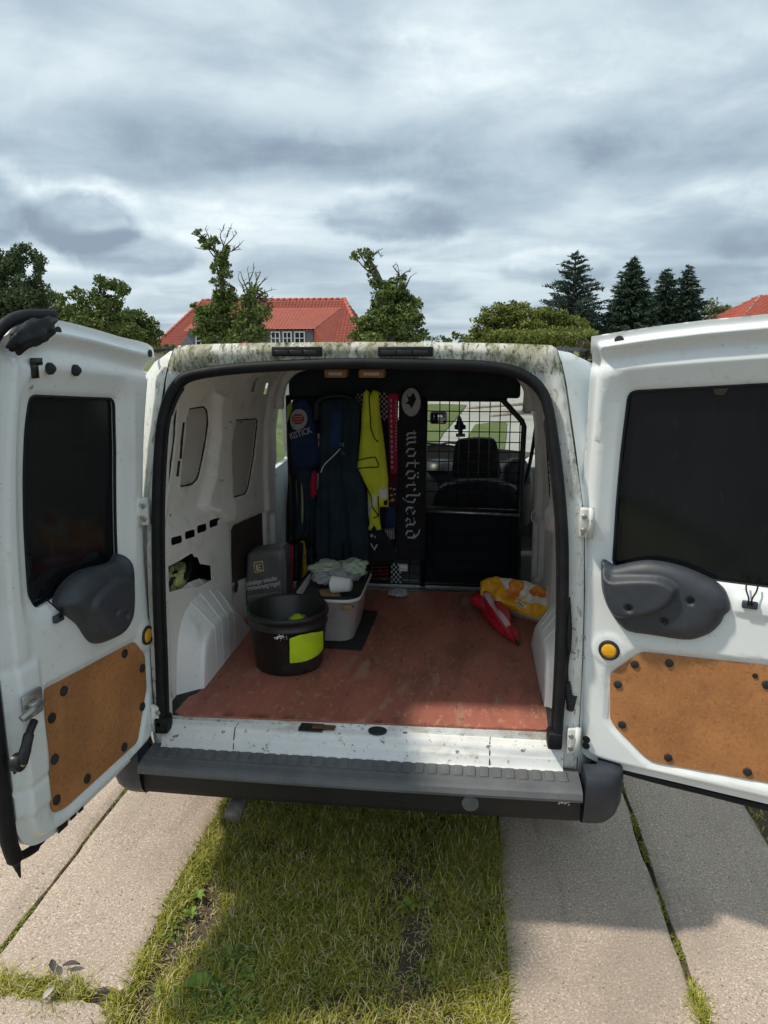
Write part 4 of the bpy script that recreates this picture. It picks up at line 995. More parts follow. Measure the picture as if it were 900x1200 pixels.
for k in (-2.8, .2, 3.2): s2.decal('badge_bar', [(cx-5.5, cy+k-.5), (cx+5, cy+k-1.6), (cx+5, cy+k-.6), (cx-5.5, cy+k+.5)], M['greyprint'], c2, .006)
s2.text('lettering', 'KISTICK', (341.5, 514.5), (367.5, 506), 7.2, M['greyprint'], c2, .006)
# white label hanging by the shirt; light socket; red gloves; white glove
t_ = cthing('round_float', 1.44, (372, 492), 'grey tapered float hanging between the blue t-shirt and the overalls', 'float')
obj('float_body', *xf(lathe([(.0001, .0), (.012, .012), (.020, .04), (.022, .06), (.018, .085), (.0001, .092)], (0, 0, 0), 18), basis(on_y(372, 492, 1.41), (1, 0, 0), (0, 1, 0), (0, 0, 1))), M['dash'], t_)
t_ = cthing('patterned_label', 1.42, (377, 522), 'small pale label with a red stroke hanging at the left edge of the overalls', 'label')
s3 = Sheet((0, 1.405, 0), Z5([(208,352),(250,358),(248,412),(212,414)]), .003, .004, 20, 10, 5, .01); q = s3.mesh('card', M['greyprint'], t_, .01, .003); s3.decal('red_stroke', Z5([(210,372),(225,384),(248,360),(248,368),(226,396),(210,384)]), M['red'], q, .002)
t_ = cthing('red_gloves', 1.42, (366, 585), 'pair of bright red gloves hanging below the blue t-shirt', 'gloves')
for pts in ([(180,532),(200,525),(205,560),(202,600),(207,640),(190,645),(176,600)], [(176,570),(186,545),(192,600),(190,655),(178,650),(172,600)]):
    Sheet((0, 1.41, 0), Z5(pts), .014, .008, 30, 20, 3, .015).mesh('glove', M['redcloth'], t_, .007, .01)
t_ = cthing('white_glove', 1.43, (373, 585), 'off-white work glove hanging beside the red gloves', 'glove')
Sheet((0, 1.425, 0), Z5([(204,540),(228,530),(236,548),(222,600),(205,620)]), .01, .006, 30, 20, 3, .015).mesh('glove_cloth', M['greyprint'], t_, .007, .01)
# hi-vis vest
vest = cthing('hi_vis_vest', 1.36, (440, 620), 'bright yellow high-visibility vest with silver bands hanging in the middle of the partition', 'vest')
vs = Sheet((0, 1.36, 0), Z5([(424,160),(438,148),(448,156),(458,172),(466,150),(480,150),(494,158),(500,250),(520,400),(538,560),(541,696),(500,698),(499,748),(506,802),(488,806),(474,784),(458,806),(446,800),(452,770),(446,720),(443,620),(394,514),(400,470),(412,330),(418,220)]), .03, .020, 22, 2.4, 21, .05)
vc = vs.mesh('vest_cloth', M['vest'], vest, .009, .012)
for pl in ([(500,604),(536,604),(537,650),(503,650)], [(467,632),(488,628),(488,680),(468,686)], [(446,662),(462,680),(465,712),(455,736),(446,735)]): vs.decal('reflective_band', Z5(pl), M['reflect'], vc, .0035)
vs.decal('dark_tab', Z5([(521,662),(538,662),(538,684),(521,684)]), M['blackcloth'], vc, .004)
for ln_ in ([(452,165),(456,250),(462,330),(480,370),(497,388)], [(396,476),(440,464),(484,457),(498,490),(496,504),(440,507),(394,514)], [(396,516),(430,580),(462,640),(470,690),(496,735)], [(497,640),(497,735),(472,742)]):
    L_ = np.array(resample(vs.px(Z5(ln_)), .01, False)); obj('black_piping', *tube(vs.to3d(L_[:, 0], L_[:, 1], vs.hf(L_[:, 0], L_[:, 1])+.002), .0028, 6), M['blackcloth'], vc)
# black scarf with blackletter word
ms = cthing('black_scarf', 1.43, (482, 655), 'long black scarf printed with the grey blackletter word motörhead', 'scarf')
mscf = Sheet((0, 1.43, 0), Z5([(590,150),(700,150),(712,400),(716,700),(712,945),(580,945),(576,800),(586,500)]), .008, .007, 9, 1.6, 31, .02)
mc = mscf.mesh('scarf_cloth', M['blackcloth'], ms, .012, .006)
GL = {'m': ([[(0,.78),(.16,.98),(.2,.2),(.36,.02)], [(.2,.80),(.48,.98),(.54,.2),(.68,.02)], [(.54,.80),(.84,.98),(.90,.2),(1.06,.04)]], 1.15),
 'o': ([[(.34,1.0),(.1,.78),(.1,.24),(.36,.0)], [(.34,1.0),(.64,.76),(.64,.22),(.36,.0)]], .84),
 't': ([[(.22,1.34),(.2,.2),(.46,.02)], [(0,.92),(.52,.96)]], .62),
 'r': ([[(0,.80),(.18,.98),(.2,.2),(.36,.02)], [(.2,.75),(.5,1.0),(.62,.82)]], .72),
 'h': ([[(.0,1.5),(.16,1.36),(.16,.2),(.3,.02)], [(.16,.76),(.46,1.0),(.70,.78),(.68,.2),(.42,-.34)]], .88),
 'e': ([[(.62,.16),(.36,.0),(.12,.22),(.12,.76),(.38,1.0),(.62,.74),(.16,.46)]], .76),
 'a': ([[(.08,.86),(.36,1.0),(.58,.80),(.58,.2),(.76,.04)], [(.56,.52),(.2,.42),(.1,.2),(.3,.0),(.56,.22)]], .86),
 'd': ([[(.0,1.52),(.34,1.36),(.64,.9),(.64,.24),(.40,.0),(.12,.22),(.12,.72),(.36,.94),(.62,.78)]], .84)}
def blackletter(word, nib=.17, ang=R(40)):
    nv = np.array([math.cos(ang), math.sin(ang)])*nib/2; V = []; F = []; x0 = 0; k = 0
    for ch in word:
        two = ch == 'ö'; st, adv = GL['o' if two else ch]
        if two: st = st+[[(.22,1.3),(.28,1.22)], [(.52,1.3),(.58,1.22)]]
        for s_ in st:
            for (a, b), (c, d) in zip(s_[:-1], s_[1:]):
                A = np.array([x0+a, b]); B = np.array([x0+c, d]); k += 1; o_ = 2e-5*k
                q = [A-nv, A+nv, B+nv, B-nv]; n0 = len(V); V += [(*p_, o_) for p_ in q]; F.append((n0, n0+1, n0+2, n0+3))
                # small serif diamond keeps joints closed
                for E_ in (A, B):
                    k += 1; w = nib*.42; n0 = len(V); V += [(E_[0]-w, E_[1], 2e-5*k), (E_[0], E_[1]+w, 2e-5*k), (E_[0]+w, E_[1], 2e-5*k), (E_[0], E_[1]-w, 2e-5*k)]; F.append((n0, n0+1, n0+2, n0+3))
        x0 += adv+.12
    return np.array(V), F, x0-.12
Vb, Fb, wb = blackletter('motörhead')
(bx, bz0), (bx1, bz1) = mscf.px(Z5([(634, 338), (634, 848)])); kx = (bz0-bz1)/wb; (ux, _), (ux1, _) = mscf.px(Z5([(625, 600), (668, 600)])); ky = (ux1-ux)
Q = np.stack([ux+Vb[:, 1]*ky, bz0-Vb[:, 0]*kx, Vb[:, 2]], 1); obj('blackletter_word', mscf.geo(Q, .003), Fb, M['greyprint'], mc, smooth=False)
ou = Z5(ell(648, 205, 44, 66, 30)); mscf.decal('emblem_patch', ou, M['greyprint'], mc, .003)
mscf.decal('emblem_shape', Z5([(626,165),(640,182),(660,160),(672,190),(650,235),(640,215),(620,212),(636,198)]), M['blackcloth'], mc, .005)
# red scarf
rs_ = cthing('red_scarf', 1.45, (460, 555), 'narrow crimson scarf with white lettering hanging left of the black scarf', 'scarf')
s4 = Sheet((0, 1.45, 0), Z5([(538,165),(588,165),(584,300),(583,540),(550,542),(545,400),(540,280)]), .006, .006, 12, 2, 41, .02); q = s4.mesh('scarf_cloth', M['redcloth'], rs_, .012, .006)
for i, (py_) in enumerate(range(190, 520, 24)):
    x_ = 548+i*.4; s4.decal('white_letter_stroke', Z5([(x_, py_), (x_+9, py_+2), (x_+10, py_+12), (x_+3, py_+16)]), M['greyprint'], q, .003)
for i, py_ in enumerate(range(200, 440, 15)): s4.decal('white_letter_stroke', Z5([(574, py_), (580, py_), (580, py_+7), (574, py_+7)]), M['greyprint'], q, .003)
# checkered scarves (check squares are flat print)
def checker(name, poly, y, label, nx_, nz_, pieces=None):
    th = cthing(name, y, (np.mean([p_[0] for p_ in poly]), max(p_[1] for p_ in poly)), label, 'scarf', 'checkered scarves on the partition')
    s_ = Sheet((0, y, 0), poly, .005, .006, 12, 5, len(label), .02); c_ = s_.mesh('scarf_cloth', M['blackcloth'], th, .012, .006)
    P_ = np.array(s_.poly); x0, z0 = P_.min(0); x1, z1 = P_.max(0)
    for i in range(nx_):
        for j in range(nz_):
            if (i+j) % 2: continue
            a, b = x0+(x1-x0)*(i+.04)/nx_, x0+(x1-x0)*(i+.96)/nx_; c, d = z0+(z1-z0)*(j+.04)/nz_, z0+(z1-z0)*(j+.96)/nz_
            if not pip(np.array([(a+b)/2]), np.array([(c+d)/2]), s_.poly)[0]: continue
            s_.decal('white_check', None, M['greyprint'], c_, .003, .02, local=[(a, c), (b, c), (b, d), (a, d)])
    return th
checker('checkered_scarf', Z5([(386,168),(420,165),(416,300),(398,262)]), 1.46, 'black and white checkered scarf end showing left of the vest top', 4, 12)
checker('checkered_scarf', Z5([(496,160),(540,165),(548,230),(528,290),(508,290)]), 1.46, 'black and white checkered scarf end between the vest and the red scarf', 5, 11)
checker('checkered_scarf', Z5([(552,960),(602,960),(602,1050),(556,1052)]), 1.44, 'checkered black and white cloth low on the partition under the black scarf', 5, 8)
# small hangings between vest and scarf
t_ = cthing('dark_banner', 1.46, (462, 612), 'dark banner with small white skull-like prints below the crimson scarf', 'banner')
s5 = Sheet((0, 1.46, 0), Z5([(530,540),(588,545),(588,700),(560,705),(540,700)]), .006, .008, 14, 5, 51, .02); q = s5.mesh('banner_cloth', mat('dark_red_cloth', (.10, .006, .014), .9, var=.3, vscale=20), t_, .012, .006)
for (x_, y_, r_) in ((552, 608, 6), (568, 612, 7), (556, 640, 7), (572, 636, 5), (562, 662, 9), (550, 668, 4)): s5.decal('white_print_mark', Z5(ell(x_, y_, r_, r_*.8, 8)), M['greyprint'], q, .003)
t_ = cthing('blue_cloth', 1.44, (458, 640), 'small blue cloth hanging above a striped flag', 'cloth')
Sheet((0, 1.44, 0), Z5([(528,700),(574,690),(578,790),(524,792)]), .01, .008, 20, 6, 9, .02).mesh('cloth_fold', M['shirt'], t_, .01, .008)
t_ = cthing('striped_flag', 1.43, (455, 636), 'small faded striped flag bunched below the blue cloth', 'flag')
s6 = Sheet((0, 1.43, 0), Z5([(514,800),(570,792),(572,845),(540,858),(516,850)]), .01, .008, 20, 6, 9, .02); q = s6.mesh('flag_cloth', mat('faded_plum_cloth', (.10, .07, .12), .85, var=.2), t_, .01, .008)
for k in range(6): s6.decal('stripe', Z5([(518+k*9, 803), (521+k*9, 803), (522+k*9, 845), (519+k*9, 845)]), M['greyprint'], q, .003)
t_ = cthing('black_cap_scarf', 1.42, (440, 668), 'black scarf end with small white marks just under the yellow vest', 'scarf')
s7 = Sheet((0, 1.42, 0), Z5([(440,800),(510,790),(560,860),(575,960),(440,965)]), .015, .01, 14, 4, 12, .03); q = s7.mesh('scarf_cloth', M['blackcloth'], t_, .012, .008)
for pl in ([(456,862),(464,862),(476,884),(486,868),(494,868),(478,898)], [(458,820),(470,818),(470,834),(460,834)], [(476,826),(484,828),(480,840)]): s7.decal('white_mark', Z5(pl), M['greyprint'], q, .004)
t_ = cthing('red_crate_net', 1.44, (445, 680), 'dark red rack bars standing at the foot of the partition', 'rack')
for k in range(5):
    a, b = P_y(434, 661+k*4.3, 1.44), P_y(455, 660+k*4.3, 1.44); obj('rack_bar', *tube([(a[0], 1.44, a[1]), (b[0], 1.44, b[1])], .0035, 6), mat('dark_red_paint', (.22, .01, .015), .5) if k == 0 else bpy.data.materials['dark_red_paint'], t_)
for px_ in (436, 445, 454): a, b = P_y(px_, 658, 1.445), P_y(px_, 683, 1.445); obj('rack_post', *tube([(a[0], 1.446, a[1]), (b[0], 1.446, max(.6, b[1]))], .004, 6), M['black'], t_)
t_ = cthing('white_box', 1.42, (473, 668), 'little white box tucked in front of the checkered cloth', 'box'); a = P_y(468, 668, 1.42); b = P_y(478, 661, 1.42); obj('box_body', *box(a[0], b[0], 1.40, 1.425, a[1], b[1], .003), M['whiteprint'], t_); obj('box_flap', *box(a[0]+.002, b[0]-.002, 1.396, 1.3995, a[1]+.012, a[1]+.016, .0005), M['greyprint'], t_)
a = on_z(467, 694, .61)
t_ = cthing('hi_vis_flap', 1.49, (337, 492), 'fluorescent yellow-green cloth corner behind the top of the blue t-shirt', 'cloth')
Sheet((0, 1.475, 0), Z5([(66,300),(64,225),(82,206),(118,212),(108,225),(88,226),(80,262)]), .006, .004, 20, 8, 5, .02).mesh('cloth_corner', mat('fluorescent_cloth', (.55, .70, .12), .7), t_, .01, .006)
o_ = None
# umbrellas / sticks standing between carrier bag and overalls
for k, (x_, w, y0_, y1_, m_, lb) in enumerate(((339.5, 5.5, 640, 700, 'redcloth', 'red rolled umbrella standing right beside the charcoal carrier bag'), (347, 5.5, 638, 694, 'blackcloth', 'black rolled umbrella between the red one and the yellow one'),
        (356.5, 5.5, 636, 674, None, 'mustard yellow rolled umbrella standing left of the overalls'), (364, 3.5, 642, 676, 'navy', 'thin dark stick standing between the yellow umbrella and the overalls'))):
    y_ = 1.30 if k < 2 else 1.36; a = P_y(x_, y0_, y_); rr = w/2/(FPX/(y_+2.3)); zb = .6
    t_ = thing('rolled_umbrella' if k < 3 else 'walking_stick', (a[0], y_, .6), lb, 'umbrella' if k < 3 else 'stick', 'rolled umbrellas beside the carrier bag' if k < 3 else None)
    m2_ = M[m_] if m_ else mat('mustard_cloth', (.50, .33, .02), .7, var=.3, vscale=30)
    nn_ = 18; prof = []; V = []; F = []; nz_ = 14
    for i in range(nz_+1):
        t = i/nz_; z = .60+(a[1]-.60)*t; r0 = rr*(.55+.6*min(1, t*1.6))*(1 if t < .9 else 1-(t-.9)*3)
        for j in range(nn_): an = 2*math.pi*j/nn_; r1 = r0*(1+.22*math.sin(an*5+t*5)); V.append((a[0]+.02*math.sin(k*2)*t+r1*math.cos(an), y_+.03*t+r1*math.sin(an), z))
    for i in range(nz_):
        for j in range(nn_): F.append((i*nn_+j, i*nn_+(j+1) % nn_, (i+1)*nn_+(j+1) % nn_, (i+1)*nn_+j))
    F.append(tuple(nz_*nn_+j for j in range(nn_))); c_ = obj('rolled_cloth', V, F, m2_, t_)
    obj('handle', *tube([(a[0], y_+.03, a[1]), (a[0]+.004, y_+.035, a[1]+.05)], .006, 8), M['black'], t_)
# dark tools hanging below shirt
for k, (x_, y0_, y1_, r_) in enumerate(((340, 556, 640, .006), (347, 560, 620, .012), (353, 552, 625, .005), (359, 575, 640, .014))):
    lbl = ['thin black rod', 'thick black torch', 'pale twine hank', 'dark folded tarp'][k]
    a = P_y(x_, y0_, 1.45); b = P_y(x_+1, y1_, 1.45); nm_ = ['rod', 'torch', 'twine', 'folded_tarp'][k]
    P_ = np.array([(a[0], 1.45, a[1]), ((a[0]+b[0])/2+.006, 1.44, (a[1]+b[1])/2), (b[0], 1.45, b[1])]); P_ = catmull(P_, 6)
    o_ = obj(nm_, *tube(P_, [r_*(.6+.4*math.sin(3.1*i/12)) for i in range(13)], 8), [M['black'], M['black'], M['rope'], M['navy']][k])
    tag(o_, lbl+[' hanging at the left edge under the blue t-shirt', ' hanging under the blue t-shirt beside the rod', ' hanging between the torch and the red gloves', ' hanging behind the red gloves'][k], nm_.replace('_', ' '))

# air freshener
af = thing('air_freshener', tuple(on_y(538, 510, 1.90)), 'dark blue tree-shaped air freshener hanging from the mirror before the windscreen', 'air freshener')
tree = zf([(245,195),(262,225),(268,243),(262,246),(280,262),(276,268),(300,285),(292,292),(300,305),(272,312),(270,340),(290,342),(290,366),(220,366),(220,342),(238,340),(236,315),(206,305),(212,292),(204,286),(224,268),(220,262),(232,246),(226,240)], 500, 455, 900/140)
s8 = Sheet((0, 1.90, 0), tree, .004, 0, w=.01); s8.mesh('card_tree', mat('dark_blue_card', (.012, .016, .045), .6), af, .01, .004)
s8.decal('pale_band', zf([(222,344),(289,344),(289,364),(222,364)], 500, 455, 900/140), mat('mauve_print', (.28, .16, .24), .7), af, .002)
obj('hanging_string', *tube([on_y(538, 486, 1.90), on_y(538.2, 455, 1.90)], .0012, 5), M['blackcloth'], af)

# carrier bag
cb = thing('carrier_bag', (-.58, 1.10, .6), 'charcoal supermarket carrier bag with small E logo standing in the left rear corner', 'bag')
Z3 = lambda pts: zf(pts, 270, 630, 5)
bs = Sheet((0, 1.04, 0), Z3([(98,120),(100,96),(130,80),(200,68),(270,60),(308,56),(320,75),(324,130),(330,300),(334,400),(92,400),(92,250)]), .022, .011, 9, 8, 61, .022)
bc = bs.mesh('bag_film', M['bag'], cb, .010, .09)
bs.decal('bag_side', Z3([(306,62),(320,80),(325,140),(331,330),(318,330),(310,160)]), mat('pale_grey_film', (.22, .21, .23), .4), bc, .002)
bs.decal('logo_border', Z3([(144,136),(198,126),(206,188),(152,199)]), M['yellowp'], bc, .003)
lg = bs.decal('logo_field', Z3([(150,142),(194,133),(201,183),(157,193)]), M['blue'], bc, .0045)
for a in ([(158,150),(168,148),(174,184),(164,186)], [(166,149),(190,144),(191,151),(167,156)], [(169,164),(188,160),(189,167),(170,171)], [(172,179),(194,174),(195,181),(173,186)]): bs.decal('logo_letter_E', Z3(a), M['yellowp'], lg, .006)
bs.text('lettering', 'nachhaltiger einkaufen', Z3([(96, 274)])[0], Z3([(282, 240)])[0], 5.0, M['whiteprint'], bc, .003)
bs.text('lettering', 'Verantwortung tragen!', Z3([(96, 302)])[0], Z3([(302, 268)])[0], 5.2, M['whiteprint'], bc, .003)
for k in range(2): bs.decal('small_print_line', Z3([(96,334+k*12),(284-k*60,306+k*14),(284-k*60,309+k*14),(96,337+k*12)]), M['greyprint'], bc, .003)

# black bucket
bk = thing('black_bucket', (-.345, .487, .603), 'black plastic bucket with a bright yellow-green label patch on its side', 'bucket')
prof = [(.0001, .012), (.120, .012), (.124, .02), (.142, .222), (.146, .226), (.153, .226), (.1545, .218), (.1545, .206), (.150, .204), (.1475, .198), (.1465, .180), (.150, .178), (.150, .172), (.1455, .170), (.130, .03), (.128, .008), (.124, 0), (.0001, 0)]
bb = obj('bucket_shell', *lathe(prof, (-.345, .487, .603), 64), M['tub_black'], bk)
def on_bucket(px, py):
    # point on the conical wall facing the camera
    d = ray(px, py); t0 = 2.0
    for t in np.linspace(2.2, 3.2, 900):
        p = CAM+d*t; z = p[2]-.603; r = .1285+.0175*min(1, max(0, z)/.19)
        if math.hypot(p[0]+.345, p[1]-.487) < r: break
    return math.atan2(p[1]-.487, p[0]+.345), z
lab = rounded([on_bucket(*a) for a in Z3([(346,590),(400,570),(470,556),(540,545),(540,650),(505,690),(440,722),(348,734)])], .015)
V, F = panel(lab, [], lambda A, Z: 0*A, lambda A, Z, H: np.stack([-.345+(.1312+.0175*Z/.19)*np.cos(A), .487+(.1312+.0175*Z/.19)*np.sin(A), .603+Z], 1), .02)
obj('yellow_label', V, F, M['lime'], bb)
gs = []
for _ in range(34):
    a, z = on_bucket(*Z3([(292+rs.normal()*22, 578+rs.normal()*10)])[0]); r_ = rs.uniform(.001, .0042); A = np.sort(rs.uniform(0, 6.28, 6)); R_ = .1312+.0175*z/.19
    gs.append((np.array([(-.345+R_*math.cos(a+r_*1.4*math.cos(q)/R_), .487+R_*math.sin(a+r_*1.4*math.cos(q)/R_), .603+z+r_*math.sin(q)) for q in A]), [tuple(range(6))]))
obj('paint_splash', *join(*gs), M['whiteprint'], bb, smooth=False)
obj('bail_handle', *tube([(-.345+.158*math.cos(a), .487-.10+.158*math.sin(a)*-.35-.02, .603+.205-.02*math.sin(a)) for a in np.linspace(.1, math.pi-.1, 2)], .003, 6), M['steel'], bk) if False else None
bl = thing('tennis_ball', (-.335, .50, .615), 'yellow ball lying inside the black bucket', 'ball')
g = lathe([(.034*math.sin(a), -.034*math.cos(a)) for a in np.linspace(.01, math.pi-.01, 18)], (-.33, .57, .735), 24); obj('ball', *g, M['lime'], bl)
sd = [( -.33+.0345*math.cos(a), .57+.0345*math.sin(a)*math.cos(.8*math.sin(2*a)), .735+.0345*math.sin(.8*math.sin(2*a))) for a in np.linspace(0, 6.2, 40)]
obj('ball_seam', *tube(sd, .0008, 4), M['whiteprint'], bl)
# crumpled contents filling the bucket under the ball
def crumple(center, rx, ry, rz, seed, sub=4, amp=.35, freq=1.8):
    bm = bmesh.new(); bmesh.ops.create_icosphere(bm, subdivisions=sub, radius=1)
    for v in bm.verts:
        q = v.co*freq+Vector((seed, seed*1.7, 0)); k = 1+amp*mnoise.noise(q)+amp*.6*abs(mnoise.noise(q*2.7))+amp*.3*mnoise.noise(q*6)
        v.co = Vector((center[0]+v.co.x*rx*k, center[1]+v.co.y*ry*k, center[2]+v.co.z*rz*k))
    return bm_geo(bm)
o_ = obj('grey_rag', *crumple((on_z(467, 694, .61)[0], 1.34, .615), .045, .05, .014, 8), M['greyprint']); tag(o_, 'small grey rag on the floor at the foot of the partition', 'rag')
o_ = obj('crumpled_rag', *crumple((-.345, .49, .655), .105, .105, .05, 4), M['navy']); tag(o_, 'dark rag bundled in the bottom of the black bucket', 'rag')
# grey tub
tb_ = thing('grey_tub', (-.235, .87, .603), 'pale grey plastic tub behind the bucket, heaped with crumpled plastic and a cup', 'tub')
def rrect(cx, cy, hw, hd, r, z, n=7):
    out = []
    for qx, qy, a0 in ((1, 1, 0), (-1, 1, 90), (-1, -1, 180), (1, -1, 270)):
        for k in range(n): a = R(a0+90*k/(n-1)); out.append((cx+qx*(hw-r)+r*math.cos(a), cy+qy*(hd-r)+r*math.sin(a), z))
    return out
loops = [rrect(-.238, .868, .02, .02, .01, .612), rrect(-.238, .868, .095, .160, .05, .612), rrect(-.238, .866, .125, .205, .06, .80), rrect(-.238, .866, .128, .208, .062, .806), rrect(-.238, .866, .142, .222, .07, .806), rrect(-.238, .866, .144, .224, .07, .795), rrect(-.238, .866, .130, .210, .065, .793), rrect(-.238, .868, .104, .170, .055, .612), rrect(-.238, .868, .09, .155, .05, .603), rrect(-.238, .868, .02, .02, .01, .603)]
n = len(loops[0]); F = [(i*n+j, i*n+(j+1) % n, (i+1)*n+(j+1) % n, (i+1)*n+j) for i in range(len(loops)-1) for j in range(n)]
tubs = obj('tub_shell', np.array(loops).reshape(-1, 3), F, M['greytub'], tb_)
rim = rrect(-.238, .866, .135, .215, .068, .812); obj('dark_rim_band', *tube([p for p in rim if p[1] < 1.0 or p[0] > -.2], .007, 8, closed=True) if False else tube(rim, .0065, 8, closed=True), M['seal'], tubs)
for a in Z3([(575, 398), (790, 262)]): q = on_z(*a, .775)
tg = obj('tub_grip', *box(-.165, -.125, .644, .652, .765, .785, .004), M['card'], tubs)
o_ = obj('grey_lid_sheet', *xf(box(-.118, .118, -.19, .19, 0, .006, .002), basis((-.24, .87, .775), (1, 0, .0), (0, 1, .06), (0, 0, 1))), M['dash']); tag(o_, 'dark grey flat sheet lying inside the grey tub', 'sheet')
o_ = obj('cardboard_piece', *xf(box(-.04, .04, -.03, .03, 0, .003, .0005), basis((-.235, .76, .794), (.9, .4, .05), (-.4, .9, .3), (0, -.25, .95))), M['card']); tag(o_, 'small brown cardboard flap lying beside the white cup in the tub', 'cardboard')
cu = thing('paper_cup', (-.165, .78, .785), 'white paper cup lying on its side on the grey tub', 'cup')
g = lathe([(.0001, 0), (.026, 0), (.036, .075), (.038, .077), (.034, .075), (.024, .004), (.0001, .004)], (0, 0, 0), 28); obj('cup_wall', *xf(g, basis((-.150, .765, .832), (0, .3, .95), (.3, .9, -.3), (-.9, -.05, .0))), M['paper'], cu)
rag_pts = [((-.275, .99, .838), .085, .07, .022, 2, 'film', 'plastic_bag', 'crumpled pale plastic bag heaped at the back left of the grey tub'), ((-.170, .98, .845), .055, .06, .030, 9, 'film', 'plastic_bag', 'crumpled green-printed plastic bag at the back right of the grey tub'), ((-.25, .97, .810), .10, .08, .035, 5, 'greyprint', 'grey_cloth', 'grey cloth bundled under the plastic bags in the tub')]
for c_, a, b, cc, sd_, m_, nm_, lb in rag_pts: o_ = obj(nm_, *crumple(c_, a, b, cc, sd_, 5, .42, 1.7), M[m_], smooth=True); tag(o_, lb, nm_.replace('_', ' '))
# rubber mat under the tub
mp = [on_z(*a, .604)[:2] for a in ((376, 758), (424, 761), (443, 716), (400, 712))]
V, F = panel(rounded([tuple(a) for a in mp], .012), [], lambda X, Y: .0012*(np.sin(X*420)*np.sin(Y*420)), lambda X, Y, H: np.stack([X, Y, .6035+H], 1), .006, thick=.004); o_ = obj('rubber_mat', V, F, M['matblack']); tag(o_, 'small black rubber mat under the grey tub on the red floor', 'mat')
# rope cloth in the left cavity
o_ = obj('yellow_green_rag', *crumple((-.735, .34, .965), .035, .11, .045, 3, 5, .55, 1.6), M['rope']); tag(o_, 'yellow-green rag stuffed into the opening in the left side lining', 'rag')
o_ = obj('black_loom', *tube(catmull([(-.73, .22, .95), (-.715, .33, .99), (-.715, .42, .955), (-.73, .50, 1.0)], 6), .016, 8), M['black']); tag(o_, 'black padded loop lying over the rag in the left side opening', 'cable loop')
# orange bag and folded red umbrella
uu = np.array([.93, -.36, 0]); vv = np.array([.30, .62, .72]); vv -= uu*np.dot(uu, vv)/np.dot(uu, uu)
ob = thing('fruit_bag', (.56, 1.12, .603), 'orange and cream shopping bag printed with orange slices slumped by the right wheel arch', 'bag')
Z6 = lambda pts: zf(pts, 490, 420, 4)
fb = Sheet((.56, 1.10, .66), Z6([(292,1050),(330,1030),(375,1026),(440,1034),(520,1050),(590,1078),(628,1108),(640,1140),(628,1170),(600,1196),(560,1222),(500,1205),(440,1188),(390,1165),(340,1140),(292,1105)]), .030, .034, 17, 15, 71, .05, u=uu, v=vv)
fc = fb.mesh('bag_film', M['creambag'], ob, .008, .05)
for pl in ([(292,1050),(330,1030),(378,1027),(400,1070),(430,1120),(412,1150),(345,1138),(292,1104)], [(412,1120),(470,1140),(540,1165),(610,1170),(600,1196),(558,1221),(500,1204),(430,1182),(390,1162)]): fb.decal('orange_panel', Z6(pl), M['orangebag'], fc, .003, .008)
for (cx_, cy_, rx_, ry_) in ((448, 1112, 32, 26), (468, 1078, 37, 26), (570, 1112, 42, 26), (610, 1098, 24, 12)):
    fb.decal('orange_print', Z6(ell(cx_, cy_, rx_, ry_, 22, rot=.15)), M['fruit'], fc, .005, .008)
for (cx_, cy_, rx_, ry_) in ((470, 1080, 28, 18), (572, 1104, 30, 13)):
    fb.decal('slice_print', Z6(ell(cx_, cy_, rx_, ry_, 18, rot=.15)), M['fruit2'], fc, .007, .008)
    for k in range(5): an = k*.63+.2; fb.decal('slice_segment', Z6([(cx_, cy_), (cx_+rx_*.95*math.cos(an), cy_+ry_*.95*math.sin(an)), (cx_+rx_*.95*math.cos(an+.12), cy_+ry_*.95*math.sin(an+.12))]), M['fruit'], fc, .009, .01)
    for k in range(5): an = 3.14+k*.63+.2; fb.decal('slice_segment', Z6([(cx_, cy_), (cx_+rx_*.95*math.cos(an), cy_+ry_*.95*math.sin(an)), (cx_+rx_*.95*math.cos(an+.12), cy_+ry_*.95*math.sin(an+.12))]), M['fruit'], fc, .009, .01)
fb.decal('white_oval', Z6(ell(487, 1166, 30, 9, 22, rot=.45)), M['whiteprint'], fc, .006); fb.decal('green_bar', Z6(ell(487, 1166, 20, 3.5, 16, rot=.45)), M['weedprint'], fc, .008)
um = thing('folded_umbrella', (.47, 1.05, .603), 'red and white folded umbrella with black tip lying on the floor below the fruit bag', 'umbrella')
tip = on_z(606, 753, .612); topp = on_z(566, 695, .66); ax = tip-topp; L = np.linalg.norm(ax); ax /= L; sd1 = np.cross(ax, [0, 0, 1]); sd1 /= np.linalg.norm(sd1); up1 = np.cross(sd1, ax)
V = []; F = []; nn_ = 28; nz_ = 26
for i in range(nz_+1):
    t = i/nz_; r0 = .050*(min(1, t*4+.35))*(1-t)**.7+.005
    for j in range(nn_):
        an = 2*math.pi*j/nn_; k = 1+.32*math.sin(an*5+t*6)+.22*math.sin(an*3+13*t)+.12*math.sin(an*9+21*t); p = topp+ax*L*t+sd1*math.cos(an)*r0*k*1.25+up1*math.sin(an)*r0*k*.75; p[2] = max(p[2], .604); V.append(p)
for i in range(nz_):
    for j in range(nn_): F.append((i*nn_+j, i*nn_+(j+1) % nn_, (i+1)*nn_+(j+1) % nn_, (i+1)*nn_+j))
F.append(tuple(range(nn_))[::-1]); fm = [1 if (f[0] % nn_) in (5, 6, 7, 19) and 4 < f[0]//nn_ < 20 else 0 for f in F]
obj('folded_canopy', V, F, None, um, mats=[M['red'], mat('pale_pink_film', (.70, .50, .52), .4)], fmat=fm)
obj('umbrella_tip', *tube([tip-ax*.03, tip+ax*.018], [.009, .005], 10), M['black'], um)

